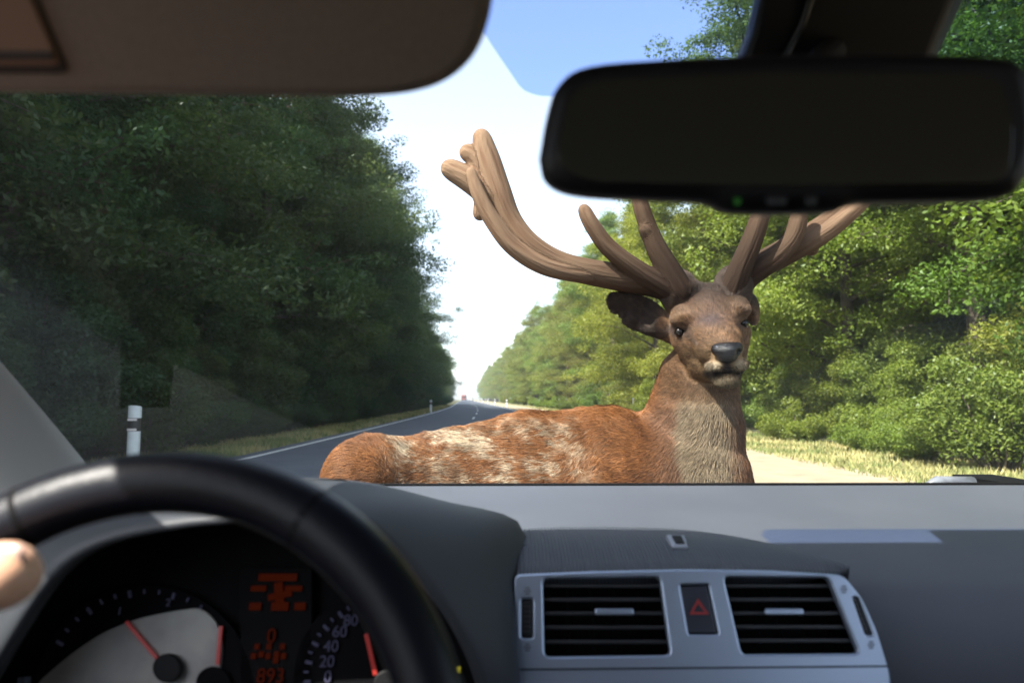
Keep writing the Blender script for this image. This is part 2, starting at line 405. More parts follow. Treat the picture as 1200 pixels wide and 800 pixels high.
while y < 520:                                                        # right wood
    x = 11.0+cx(y)+RNG.normal(0, .6)
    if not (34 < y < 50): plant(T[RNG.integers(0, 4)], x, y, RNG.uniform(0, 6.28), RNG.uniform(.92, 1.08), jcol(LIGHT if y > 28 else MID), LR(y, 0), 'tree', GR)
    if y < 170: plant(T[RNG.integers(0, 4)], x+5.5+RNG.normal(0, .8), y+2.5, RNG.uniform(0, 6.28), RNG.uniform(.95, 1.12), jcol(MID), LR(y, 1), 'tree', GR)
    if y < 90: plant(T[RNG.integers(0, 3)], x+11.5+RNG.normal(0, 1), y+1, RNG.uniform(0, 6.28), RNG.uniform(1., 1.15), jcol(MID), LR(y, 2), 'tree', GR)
    y += 4.6 if y < 60 else (7 if y < 140 else 13)
plant(T[2], 8.6, 38, 1.0, .88, YEL, 'yellow-green tree at the roadside just left of the antlered head', 'tree', None)
plant(T[0], 9.6, 45, 2.0, .92, (.19, .2, .03), 'yellowish green tree behind the yellowest roadside tree on the right', 'tree', None)
plant(T[1], 10.2, 27, 4.0, 1.16, LIGHT, 'tall thin-topped tree whose crown rises above the rear-view mirror', 'tree', None)
y = 4.
while y < 200:                                                        # bushes at the wood's edge
    plant(B[RNG.integers(0, 3)], -7.5+cx(y)+RNG.normal(0, .35), y, RNG.uniform(0, 6.28), RNG.uniform(.75, 1.1), jcol((.06, .10, .05)),  # left bush green, with that side's shade painted in too
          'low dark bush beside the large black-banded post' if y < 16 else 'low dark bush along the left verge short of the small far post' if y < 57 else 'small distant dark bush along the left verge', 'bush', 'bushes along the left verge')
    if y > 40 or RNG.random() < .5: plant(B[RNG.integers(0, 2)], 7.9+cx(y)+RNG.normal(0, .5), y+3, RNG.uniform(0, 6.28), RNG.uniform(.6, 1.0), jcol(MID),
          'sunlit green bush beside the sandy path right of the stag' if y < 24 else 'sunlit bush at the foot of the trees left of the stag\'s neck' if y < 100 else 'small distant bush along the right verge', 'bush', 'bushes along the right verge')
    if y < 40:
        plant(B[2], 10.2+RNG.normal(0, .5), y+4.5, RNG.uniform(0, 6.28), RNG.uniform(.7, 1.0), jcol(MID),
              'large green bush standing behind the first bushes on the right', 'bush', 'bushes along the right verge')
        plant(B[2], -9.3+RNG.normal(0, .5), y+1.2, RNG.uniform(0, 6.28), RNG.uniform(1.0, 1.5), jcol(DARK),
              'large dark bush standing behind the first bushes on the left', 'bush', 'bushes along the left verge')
    y += 1.9 if y < 40 else (3.2 if y < 90 else 7)

# ------------------------------------------------------------------ roadside posts, far vehicles
m_post = mat('post_white', (.74, .78, .80), .5, noise=(6, (.6, .64, .64), .45, .8)); m_black = mat('black_band', (.012, .012, .013), .5)
m_refl = mat('reflector', (.8, .74, .72), .3)
def make_post(w):
    o = empty('delineator_post', (0, 0, 0)); h = 1.05
    def sect(b, z0, z1, k=1., tilt=0.):
        n = 14; rows = []
        for z, tz in ((z0, 0), (z1, tilt)):
            rows.append([(math.cos(a)*w/2*k, math.sin(a)*w*.36*k, z-tz*(math.sin(a)+1)) for a in np.linspace(0, 2*math.pi, n, endpoint=False)])
        b.grid(rows, close=True); kk = len(b.v); b.f.append(tuple(range(kk-n, kk))); b.f.append(tuple(range(kk-2*n, kk-n))[::-1])
    b = MB(); sect(b, 0, .66); b.build('shaft', m_post, o, True, origin=(0, 0, 0)).data.set_sharp_from_angle(angle=R(40))
    b = MB(); sect(b, .66, .86, .97); b.build('black_band', m_black, o, True, origin=(0, 0, 0)).data.set_sharp_from_angle(angle=R(40))
    b = MB(); sect(b, .86, h, 1.03, .02); b.build('cap', m_post, o, True, origin=(0, 0, 0)).data.set_sharp_from_angle(angle=R(40))
    for z in (.685, .835):
        b = MB(); b.box((0, -w*.36, z), (w*.72, .012, .032)); b.build('reflector', m_refl, o, origin=(0, 0, 0))
    return o
GP = 'white delineator posts along the road'
post = make_post(.19); post.location = (-5.6, 10.5, 0); tag(post, 'white roadside post with a black band, large, seen just over the steering wheel', 'post', GP)
for i, (x, d, lab) in enumerate([(-5.15, 57, 'white roadside post on the far left verge before the bend'),
        (2.9, 95, 'first white roadside post right of the road, above the stag\'s back'), (2.9, 132, 'second white roadside post right of the road'),
        (2.9, 172, 'third white roadside post right of the road'), (2.9, 220, 'small distant white roadside post, fourth right of the road'),
        (2.9, 280, 'tiny farthest white roadside post right of the road')]):
    p = copy_tree(post); p.location = (x+cx(d), d, 0); tag(p, lab)

m_truck = mat('red_brown_paint', (.25, .07, .05), .5); m_white = mat('white_paint', (.75, .75, .74), .4); m_tyre = mat('tyre', (.02, .02, .02), .8); m_dglass = mat('dark_glass', (.02, .025, .03), .1)
def vehicle(name, loc, w, h, l, m, label, cat):
    o = empty(name, loc, label, cat); L = Vector(loc)
    def bx(nm, c, d, mm, bev=.1):
        b = MB(); b.box(L+Vector(c), d); q = b.build(nm, mm, o); add_mod(q, 'BEVEL', width=bev, segments=2); return q
    bx('body', (0, l*.2, .5+(h-.5)/2), (w, l*.6, h-.5), m); bx('cab', (0, -l*.3, .45+(h-.5)*.42), (w*.94, l*.36, (h-.5)*.84), m, .2)
    bx('windscreen', (0, -l*.48, h*.6), (w*.8, .12, h*.25), m_dglass, .03)
    for sx in (-1, 1):
        for yy in (-.3, .35):
            b = MB(); b.tube([L+Vector((sx*w*.48, yy*l, .45)), L+Vector((sx*w*.34, yy*l, .45))], .45, 14); b.build('wheel', m_tyre, o)
    return o
vehicle('truck', (cx(400)-3.0, 400, .03), 2.6, 3.3, 7.5, m_truck, 'tiny reddish truck far down the road where it meets the trees', 'truck')
vehicle('van', (cx(350)+.7, 350, .03), 2.0, 2.3, 5.2, m_white, 'tiny white van far down the road beside the reddish truck', 'van')

# ------------------------------------------------------------------ the car
m_dash = mat('dash_plastic', (.057, .063, .078), .55, spec=.45, noise=(5, (.064, .070, .085), .4, .6), bump=(900, .25, .0008))
m_hood = mat('binnacle_plastic', (.026, .030, .036), .6, spec=.4, bump=(900, .25, .0008))
m_dark = mat('black_plastic', (.005, .005, .0055), .75, spec=.08)
m_slat = mat('vent_plastic', (.022, .024, .028), .45)
m_silver = mat('satin_silver', (.38, .45, .57), .38, metal=.75, bump=(1200, .04, .0004))
m_rim = mat('wheel_leather', (.004, .005, .009), .38, spec=.24, bump=(420, .35, .001))
m_rim_in = mat('inner_rim_plastic', (.035, .032, .028), .6)
m_beige = mat('beige_fabric', (.19, .145, .115), .95, noise=(300, (.165, .126, .10), .35, .65), bump=(500, .3, .001), sheen=.2)
m_pillar = mat('pillar_trim', (.36, .355, .34), .75, bump=(700, .2, .0006))
m_body = mat('car_paint', (.08, .09, .11), .3, metal=.5)
CAR = empty('car', (.2, .6, 0), 'interior of the car seen from the front seats, dark grey dashboard and open road ahead', 'car')

# dashboard
prof = [(1.275, .985), (1.262, .9915), (1.24, .990), (1.10, .977), (.98, .966), (.92, .953), (.875, .932), (.845, .905), (.82, .865), (.803, .80), (.795, .70), (.79, .45)]
rows = []
pr = catmull([(a, b, 0) for a, b in prof], 4)
for x in np.linspace(-.75, 1.12, 40):
    bul = .012*math.exp(-((x-.85)/.35)**2)
    rows.append([(x, p[0]-bul*(p[1] < .93), p[1]) for p in pr])
b = MB(); b.grid(rows); o = b.build('dashboard', m_dash, CAR, True, label='dark blue-grey dashboard with a sunlit strip under the windscreen'); add_mod(o, 'SOLIDIFY', thickness=.006, offset=-1)
b = MB(); b.box((.2, 1.285, .985), (1.72, .016, .016)); b.build('windscreen_seal', m_dark, CAR, label='black rubber edge along the foot of the windscreen')

# binnacle hood: a lofted shell between its front arch and where it meets the dashboard
front = [(-40, 830), (0, 762), (58, 674), (115, 634), (200, 614), (275, 606), (340, 599), (392, 600), (440, 622), (500, 682), (540, 742), (565, 805), (575, 880)]
back = [(-110, 760, .86), (-60, 690, .90), (20, 602, .97), (100, 584, 1.02), (200, 576, 1.07), (290, 572, 1.12), (375, 571, 1.15), (450, 580, 1.08), (525, 595, .97), (604, 613, .885), (603, 680, .80), (602, 760, .775), (602, 880, .76)]
FR = [at(x, yv, .70) for x, yv in front]; BK = [at(*p) for p in back]
cols = []
for f_, k_ in zip(FR, BK):
    mid = f_.lerp(k_, .45); outw = Vector((0, 0, 1)) if abs(f_.x+.19) < .16 else Vector((math.copysign(.7, f_.x+.19), 0, .6))
    m1 = f_.lerp(k_, .2)+outw*.016; m2 = f_.lerp(k_, .55)+outw*.020
    cols.append([p[:] for p in catmull([f_+Vector((0, .02, -.004)), f_, m1, m2, k_, k_+Vector((0, .01, -.03))], 4)])
C2 = list(zip(*[catmull(list(r_), 4) for r_ in zip(*cols)]))
b = MB(); b.grid(C2); o = b.build('binnacle_hood', m_hood, CAR, True, label='dark hood arching over the instruments behind the steering wheel'); add_mod(o, 'SOLIDIFY', thickness=.004, offset=-1)
# dark lining running from the arch to the instrument plate
PN = Vector((0, -math.cos(R(16)), math.sin(R(16)))); P0 = at(250, 760, .80)
ln = [f_.lerp(on_plane(230+(x-230)*1.0, 800+(yv-800)*.97, P0, PN), 1.0) for f_, (x, yv) in zip(FR, front)]
FRs = catmull([p[:] for p in FR], 4); LNs = catmull([p[:] for p in ln], 4)
b = MB(); b.grid([[Vector(p)+Vector((0, .012, -.004)) for p in FRs], LNs]); b.build('binnacle_lining', m_dark, CAR, True)
# instrument plate, dials, displays
pl = [on_plane(x, yv, P0-PN*.012, PN) for x, yv in [(-120, 880), (-60, 640), (200, 570), (400, 560), (620, 640), (640, 880)]]
slab('instrument_plate', [pl], .006, .001, m_dark, CAR, P0-PN*.014, PN)
def onp(x, yv, lift=0.): return on_plane(x, yv, P0+PN*lift, PN)
m_dial = mat('sunlit_dial', (.34, .33, .30), .55, metal=.1, noise=(18, (.22, .21, .205), .4, .7))
m_dialb = mat('black_dial', (.004, .004, .005), .7, spec=.05)
m_tick = mat('dial_marks', (.05, .05, .09), .5, spec=.1, emit=((.35, .36, .62), .006)); m_orange = mat('orange_display', (.02, .003, .001), .7, spec=.05, emit=((1, .10, .008), .008))
m_needle = mat('red_needle', (.25, .015, .01), .4, emit=((1, .04, .03), .02)); m_hub = mat('hub', (.010, .010, .011), .5, spec=.1)
def disc_px(cx_, cy_, r, n=40, a0=0, a1=360, lift=0.): return [onp(cx_+r*math.cos(R(a)), cy_-r*math.sin(R(a)), lift) for a in np.linspace(a0, a1, n, endpoint=(a1-a0) < 360)]
rev = slab('rev_counter', [disc_px(172, 812, 128)], .006, .001, m_dialb, CAR, P0, PN, label='left round dial with a pale painted sun patch and red needle')
speed = slab('speedometer', [disc_px(452, 795, 108)], .006, .001, m_dialb, CAR, P0, PN, label='right round dial with pale numerals on black')
slab('dial_sun_patch', [[onp(x, yv, .004) for x, yv in rounded([(40, 803), (80, 768), (118, 742), (158, 725), (205, 715), (236, 711), (255, 728), (262, 756), (258, 792), (240, 840), (200, 900), (60, 900)], 14)]], .003, .0008, m_dial, rev, P0+PN*.004, PN)  # pale plate cut to the outline of sunlight falling on the grey dial
def seg_box(p, q, w, name, m, parent, lift=.008, th=.0025):
    a, c = onp(*p, lift), onp(*q, lift); u = (c-a).normalized(); v = PN.cross(u)*w/2; t = PN*th/2
    P = [a-v-t, c-v-t, c+v-t, a+v-t, a-v+t, c-v+t, c+v+t, a+v+t]
    return mesh_obj(name, P, [(3, 2, 1, 0), (4, 5, 6, 7), (0, 1, 5, 4), (1, 2, 6, 5), (2, 3, 7, 6), (3, 0, 4, 7)], m, parent)
seg_box((148, 728), (192, 780), .0035, 'needle', m_needle, rev, .010); seg_box((429, 742), (440, 790), .0045, 'needle', m_needle, speed, .010)
seg_box((259, 733), (255, 778), .004, 'red_zone', m_needle, rev, .008)
slab('hub', [disc_px(197, 782, 17, 20, lift=.013)], .008, .002, m_hub, rev, P0+PN*.013, PN)
slab('hub', [disc_px(454, 800, 16, 20, lift=.013)], .008, .002, m_hub, speed, P0+PN*.013, PN)
slab('sub_dial', [disc_px(250, 800, 20, 22, lift=.0075)], .003, .0006, m_dialb, rev, P0+PN*.0075, PN)
for i, a in enumerate(np.linspace(150, 58, 12)):
    r1, r2 = 122, (114 if i % 3 == 0 else 117)
    seg_box((172+r1*math.cos(R(a)), 812-r1*math.sin(R(a))), (172+r2*math.cos(R(a)), 812-r2*math.sin(R(a))), .0028 if i % 3 == 0 else .0018, 'scale_mark', m_tick, rev, .005)
for i, a in enumerate(np.linspace(182, 118, 10)):
    r1, r2 = 96, (88 if i % 2 == 0 else 91)
    seg_box((452+r1*math.cos(R(a)), 795-r1*math.sin(R(a))), (452+r2*math.cos(R(a)), 795-r2*math.sin(R(a))), .0032 if i % 2 == 0 else .002, 'scale_mark', m_tick, speed, .005)
def text(name, s, px, py, h, m, parent, lift=.006, n=None, p0=None, depth=.0006):
    n = n or PN; p = on_plane(px, py, (p0 or P0)+n*lift, n)
    cu = bpy.data.curves.new(name, 'FONT'); cu.body = s; cu.size = h; cu.align_x = 'CENTER'; cu.align_y = 'CENTER'; cu.extrude = depth
    t = bpy.data.objects.new(name+'_t', cu); COL.objects.link(t)
    me = bpy.data.meshes.new_from_object(t.evaluated_get(bpy.context.evaluated_depsgraph_get())); bpy.data.objects.remove(t)
    x = Vector((0, 0, 1)).cross(n).normalized(); y_ = n.cross(x); M = Matrix((x, y_, n)).transposed().to_4x4(); me.transform(M)
    me.materials.clear(); me.materials.append(m); o = bpy.data.objects.new(name, me); COL.objects.link(o); place(o, parent, p); return o
for s_, x, yv in [('0', 384, 793), ('20', 383, 775), ('40', 388, 757), ('60', 398, 740), ('80', 411, 727)]: text('numeral', s_, x, yv, .017, m_tick, speed)
for s_, x, yv in [('1', 140, 716), ('2', 197, 706)]: text('numeral', s_, x, yv, .012, m_tick, rev)
disp = slab('trip_display', [[onp(x, yv, .001) for x, yv in rounded([(282, 664), (366, 664), (366, 830), (282, 830)], 4)]], .004, .0008, m_dark, CAR, P0+PN*.001, PN, label='narrow black display between the dials with orange figures')
for p_, q_, w_ in [((303, 676), (348, 676), .008), ((294, 689), (312, 689), .006), ((334, 689), (354, 689), .006), ((326, 682), (328, 708), .010), ((314, 700), (342, 694), .007), ((292, 710), (306, 710), .008), ((318, 710), (338, 710), .009), ((345, 710), (358, 710), .008)]:
    seg_box(p_, q_, w_, 'display_segment', m_orange, disp, .005, .001)
text('display_figure', '0', 318, 745, .021, m_orange, disp); text('display_figure', '893', 317, 792, .021, m_orange, disp)
for x, yv in [(301, 757), (315, 757), (331, 757), (297, 768), (306, 766), (323, 773), (332, 768), (314, 768), (324, 766)]:
    seg_box((x-3, yv), (x+3, yv), .006, 'display_segment', m_orange, disp, .005, .001)
lamp = mat('yellow_lamp', (.4, .35, .02), .5, emit=((.8, .7, .05), .18))
seg_box((533, 784), (540, 784), .006, 'warning_lamp', lamp, CAR, .006)
seg_box((24, 797), (32, 797), .007, 'trip_button', m_silver, CAR, .012, .01)
# left end of the dashboard: pale trim beside the binnacle
b = MB(); tp_ = [at(84, 604, .80), at(52, 650, .79), at(8, 705, .78), at(-50, 790, .77)]
b.tube(tp_, [.016, .018, .020, .022], 14); b.build('side_vent_trim', mat('grey_trim', (.30, .31, .32), .5), CAR, True, label='grey trim strip at the left end of the dashboard')
b = MB(); b.tube([p+Vector((.012, -.016, -.002)) for p in tp_], [.0035]*4, 8); b.build('trim_groove', m_dark, CAR, True)

# centre pad and silver vent panel
VN = Vector((0, -math.cos(R(18)), math.sin(R(18)))); VP = at(800, 720, .775)
def onv(x, yv, lift=0.): return on_plane(x, yv, VP+VN*lift, VN)
m_pad = mat('ribbed_pad', (.065, .075, .095), .55)
nt = m_pad.node_tree; wv = nt.nodes.new('ShaderNodeTexWave'); wv.bands_direction = 'X'; wv.inputs['Scale'].default_value = 75; wv.inputs['Distortion'].default_value = 0
bp = nt.nodes.new('ShaderNodeBump'); bp.inputs['Strength'].default_value = .9; bp.inputs['Distance'].default_value = .002
tc = nt.nodes.new('ShaderNodeTexCoord'); nt.links.new(tc.outputs['Object'], wv.inputs['Vector']); nt.links.new(wv.outputs['Fac'], bp.inputs['Height']); nt.links.new(bp.outputs['Normal'], nt.nodes['Principled BSDF'].inputs['Normal'])
Fp = [onv(x, yv, -.002) for x, yv in [(606, 674), (650, 670), (720, 668), (800, 667), (880, 667), (940, 669), (992, 674)]]
Bp = [at(612, 619, .925), at(655, 617, .935), at(725, 617, .94), at(800, 620, .935), at(872, 630, .91), at(935, 645, .87), at(990, 668, .81)]
rows = []
for t in np.linspace(0, 1, 9): rows.append([p[:] for p in catmull([(f_.lerp(k_, t)+Vector((0, -.01*math.sin(math.pi*t), .010*math.sin(math.pi*t))))[:] for f_, k_ in zip(Fp, Bp)], 5)])
b = MB(); b.grid(rows); pad = b.build('centre_pad', m_pad, CAR, True, label='ribbed grey pad on top of the dashboard above the silver vents'); add_mod(pad, 'SOLIDIFY', thickness=.02, offset=-1)
b = MB(); b.grid([[onv(x, yv, .0005) for x, yv in ((601, 671), (606, 640), (616, 618), (632, 618))], [onv(x, yv, .0005) for x, yv in ((628, 671), (629, 650), (632, 630), (634, 619))]])
def dash_px(x, yv, Y): return at(x, yv, Y)
b = MB(); q = [dash_px(779, 640, .865), dash_px(801, 640, .865), dash_px(806, 655, .835), dash_px(787, 655, .835)]
up_ = Vector((0, -.006, .016)); b.add([p+up_ for p in q]+[p-up_*.5 for p in q], [(0, 1, 2, 3), (0, 4, 5, 1), (1, 5, 6, 2), (2, 6, 7, 3), (3, 7, 4, 0)])
o = b.build('light_sensor', mat('sensor_grey', (.22, .24, .28), .4), CAR, label='small grey sensor on the ribbed pad'); add_mod(o, 'BEVEL', width=.002, segments=2)
b = MB(); q2 = [dash_px(786, 643, .86), dash_px(797, 643, .86), dash_px(801, 652, .842), dash_px(791, 652, .842)]; up2 = up_*1.12
b.add([p+up2 for p in q2]+[p for p in q2], [(0, 1, 2, 3), (0, 4, 5, 1), (1, 5, 6, 2), (2, 6, 7, 3), (3, 7, 4, 0)]); b.build('sensor_lens', m_hub, o)
outline = rounded([(602, 673), (700, 669), (800, 667), (900, 668), (986, 673), (1008, 700), (1026, 740), (1041, 788), (1048, 880), (606, 880)], 9)
vl = rounded([(636, 678), (772, 676), (785, 767), (638, 769)], 7); vr = rounded([(847, 676), (969, 677), (1005, 765), (868, 766)], 7)
hz = rounded([(796, 685), (829, 685), (841, 743), (806, 743)], 3)
wlft = rounded([(611, 702), (624, 702), (624, 747), (611, 747)], 3); wrgt = rounded([(997, 700), (1004, 700), (1021, 744), (1012, 744)], 3)
panel = slab('vent_panel', [[onv(*p) for p in l] for l in (outline, vl, vr, hz, wlft, wrgt)], .010, .0025, m_silver, CAR, VP, VN, label='silver centre panel holding two air vents')
seam = seg_box
def pbox(name, px_list, lift0, lift1, m, parent, bev=0.):
    n = len(px_list); A = [onv(*p, lift0) for p in px_list]; Bq = [onv(*p, lift1) for p in px_list]
    F = [tuple(range(n)), tuple(range(n, 2*n))[::-1]] + [(i, i+n, (i+1) % n+n, (i+1) % n) for i in range(n)]
    o = mesh_obj(name, A+Bq, F, m, parent)
    bm = bmesh.new(); bm.from_mesh(o.data); bmesh.ops.recalc_face_normals(bm, faces=bm.faces); bm.to_mesh(o.data); bm.free()
    if bev: add_mod(o, 'BEVEL', width=bev, segments=2)
    return o
pbox('panel_seam', [(604, 783), (1040, 779), (1040.5, 781), (604, 785)], .0055, .004, m_dark, panel)
for nm, hole, tab, ys in (('air_vent', vl, (697, 742, 716), (687, 703, 719, 735.5, 752.5)), ('air_vent', vr, (896, 941, 716), (687, 703, 719, 735, 751))):
    L0, R0 = (636, 772) if hole is vl else (847, 969); L1, R1 = (638, 785) if hole is vl else (868, 1005)
    cxm = sum(p[0] for p in hole)/len(hole); cym = sum(p[1] for p in hole)/len(hole)
    big = [(cxm+(p[0]-cxm)*1.03, cym+(p[1]-cym)*1.04) for p in hole]
    rim = [onv(*p, -.0045) for p in big]; bot = [onv(cxm+(p[0]-cxm)*.96, cym+(p[1]-cym)*.96, -.045) for p in big]; n = len(big)
    v = mesh_obj(nm, rim+bot, [(i, (i+1) % n, (i+1) % n+n, i+n) for i in range(n)]+[tuple(range(n, 2*n))], m_dark, CAR, label='left black air vent of the silver panel' if hole is vl else 'right black air vent of the silver panel')
    for yy in ys:
        t = (yy-677)/89; a, c = L0+(L1-L0)*t+1, R0+(R1-R0)*t-1
        pbox('slat', [(a, yy-3.2), (c, yy-3.2), (c, yy+1.2), (a, yy+1.2)], -.004, -.018, m_slat, v, .0008)
    for fx in (.2, .4, .6, .8):
        p_, q_ = onv(L0+(R0-L0)*fx, 680, -.036), onv(L1+(R1-L1)*fx, 764, -.036)
        bb = MB(); bb.tube([p_, q_], .0016, 5); bb.build('vane', m_dark, v)
    pbox('tab', [(tab[0], 712.5), (tab[1], 712.5), (tab[1]+1, 720), (tab[0]+1, 720)], .004, -.008, m_silver, v, .0015)
m_hz = mat('hazard_button', (.022, .026, .040), .35)
hb = pbox('hazard_button', [(797.5, 686.5), (828, 686.5), (839.5, 741.5), (807, 741.5)], .0035, -.006, m_hz, CAR, .001); tag(hb, 'dark hazard button with a red triangle between the vents')
m_red = mat('hazard_red', (.30, .03, .03), .5)
tri = [(818, 701), (831, 719.5), (808, 719.5)]; tri2 = [(818, 706.5), (826, 716.5), (812.5, 716.5)]
slab('warning_triangle', [[onv(*p, .0045) for p in tri], [onv(*p, .0045) for p in tri2]], .001, .0002, m_red, hb, VP+VN*.0045, VN)
for pts, lab in (([(612.5, 704), (622.5, 704), (622.5, 745), (612.5, 745)], 'left thumbwheel of the silver vent panel'), ([(998.5, 702), (1003.5, 702), (1019, 742), (1013.5, 742)], 'right thumbwheel of the silver vent panel')):
    w_ = pbox('thumbwheel', pts, .004, -.006, m_slat, CAR, .001); tag(w_, lab)
    for k in range(7):
        t = (k+.5)/7; l_ = [pts[0][0]+(pts[3][0]-pts[0][0])*t, pts[1][0]+(pts[2][0]-pts[1][0])*t]; yy = pts[0][1]+(pts[3][1]-pts[0][1])*t
        pbox('grip', [(l_[0]+1, yy-.7), (l_[1]-1, yy-.7), (l_[1]-1, yy+.7), (l_[0]+1, yy+.7)], .0055, .003, m_dark, w_)
m_icon = mat('icon_print', (.12, .13, .16), .6)
for x, yv in ((618, 692), (618, 758), (989, 690), (1021, 755)):
    for k in (-3.4, 0, 3.4): pbox('vent_icon', [(x-4+abs(k)*.4, yv+k-1), (x+4-abs(k)*.4, yv+k-1), (x+4-abs(k)*.4, yv+k+1), (x-4+abs(k)*.4, yv+k+1)], .0056, .004, m_icon, panel)

# steering wheel
WC = Vector((-.198, .359, .942)); t_ = R(20); e1 = Vector((1, 0, 0)); e2 = Vector((0, math.sin(t_), math.cos(t_))); en = Vector((0, -math.cos(t_), math.sin(t_)))
NA, NT = 96, 18; V = []; F = []; RC = .169
for i in range(NA):
    a = 2*math.pi*i/NA; rd = e1*math.cos(a)+e2*math.sin(a)
    grip = 1+.10*max(0, math.cos(2*(a-R(45))*1))**6*0 + .06*math.exp(-((math.degrees(a)-128)/14)**2)+.06*math.exp(-((math.degrees(a)-52)/14)**2)
    for k in range(NT):
        q_ = 2*math.pi*k/NT; V.append(WC+rd*(RC+.018*grip*math.cos(q_))+en*(.0155*grip*math.sin(q_)))
        F.append((i*NT+k, ((i+1) % NA)*NT+k, ((i+1) % NA)*NT+(k+1) % NT, i*NT+(k+1) % NT))
wheel = mesh_obj('steering_wheel', V, F, m_rim, CAR, True, label='black leather steering wheel rim')
# stitched inner seam ring, spokes, hub cover
V = []; F = []
for i in range(NA):
    a = 2*math.pi*i/NA; rd = e1*math.cos(a)+e2*math.sin(a)
    for k in range(8):
        q_ = 2*math.pi*k/8; V.append(WC+rd*(RC-.0165+.0022*math.cos(q_))+en*(.0022*math.sin(q_)-.001)); F.append((i*8+k, ((i+1) % NA)*8+k, ((i+1) % NA)*8+(k+1) % 8, i*8+(k+1) % 8))
mesh_obj('rim_seam', V, F, m_rim_in, wheel, True)
for a in (60, 118):
    rd = e1*math.cos(R(a))+e2*math.sin(R(a)); td = e2*math.cos(R(a))-e1*math.sin(R(a)); V = []; F = []
    for k in range(24):
        q_ = 2*math.pi*k/24
        for s_ in (-.0016, .0016): V.append(WC+td*s_+rd*(RC+.0187*math.cos(q_))+en*(.0162*math.sin(q_)))
        F.append((2*k, 2*k+1, (2*k+3) % 48, (2*k+2) % 48))
    mesh_obj('rim_joint', V, F, m_dark, wheel, True)
hubp = [WC+e1*.075*math.cos(a)*(1+.12*abs(math.cos(a)))+e2*(.062*math.sin(a)-.012)-en*.035 for a in np.linspace(0, 2*math.pi, 36, endpoint=False)]
slab('airbag_cover', [hubp], .05, .012, m_dark, wheel, WC-en*.035, en, label='black airbag cover in the wheel hub')
for a in (-8, 188, 270):
    rd = e1*math.cos(R(a))+e2*math.sin(R(a)); td = e2*math.cos(R(a))-e1*math.sin(R(a))
    q_ = [WC+rd*.06-td*.024-en*.03, WC+rd*.06+td*.024-en*.03, WC+rd*.165+td*.018-en*.008, WC+rd*.165-td*.018-en*.008]
    b = MB(); b.add([p+en*.006 for p in q_]+[p-en*.008 for p in q_], [(0, 1, 2, 3), (7, 6, 5, 4), (0, 4, 5, 1), (1, 5, 6, 2), (2, 6, 7, 3), (3, 7, 4, 0)]); add_mod(b.build('spoke', m_dark, wheel), 'BEVEL', width=.004, segments=2)
b = MB(); b.tube([WC-en*.04, WC-en*.30], [.045, .04], 20); b.build('steering_column', m_dark, CAR, True)

# rear-view mirror
MN = (EYE+Vector((-.12, -.15, .05))-at(915, 160, .40)).normalized(); MP = at(915, 160, .40)
MN = Vector((-.10, -1, -.06)).normalized()
def onm(x, yv, lift=0.): return on_plane(x, yv, MP+MN*lift, MN)
hous = catmull([(632, 190, 0), (641, 140, 0), (655, 104, 0), (690, 84, 0), (780, 76, 0), (900, 71, 0), (1030, 70, 0), (1140, 73, 0), (1178, 80, 0), (1193, 100, 0), (1203, 150, 0), (1200, 190, 0), (1186, 222, 0), (1160, 235, 0), (1060, 238, 0), (1000, 240, 0), (978, 248, 0), (950, 251, 0), (870, 251, 0), (845, 248, 0), (822, 238, 0), (760, 235, 0), (690, 231, 0), (655, 224, 0), (637, 210, 0), (632, 190, 0)], 4)[:-1]
hp = [(p[0], p[1]) for p in hous]
m_mirr = mat('mirror_housing', (.006, .006, .008), .55, spec=.25)
mirror = slab('rear_view_mirror', [[onm(*p) for p in hp]], .030, .010, m_mirr, CAR, MP, MN, label='wide black rear-view mirror below its mount')
gl = rounded([(650, 195), (668, 110), (700, 95), (900, 86), (1140, 88), (1172, 96), (1187, 150), (1183, 200), (1162, 216), (900, 219), (690, 214)], 22)
m_mg = mat('dimmed_mirror_glass', (.028, .028, .023), .06, spec=.35)
slab('mirror_glass', [[onm(*p, .0155) for p in gl]], .003, .0005, m_mg, mirror, MP+MN*.0155, MN, label='dimmed dark mirror glass')
m_gled = mat('green_lamp', (.01, .05, .01), .5, emit=((.1, .8, .05), .012))
def mbox(name, x0, y0, x1, y1, m):
    P = [onm(x, yv, l) for l in (.0175, .0145) for x, yv in ((x0, y0), (x1, y0), (x1, y1), (x0, y1))]
    return mesh_obj(name, P, [(0, 1, 2, 3), (7, 6, 5, 4), (0, 4, 5, 1), (1, 5, 6, 2), (2, 6, 7, 3), (3, 7, 4, 0)], m, mirror)
mbox('indicator_lamp', 860, 232, 868, 240, m_gled); mbox('mirror_button', 898, 230, 922, 241, m_slat); mbox('mirror_button', 944, 230, 958, 241, m_slat)
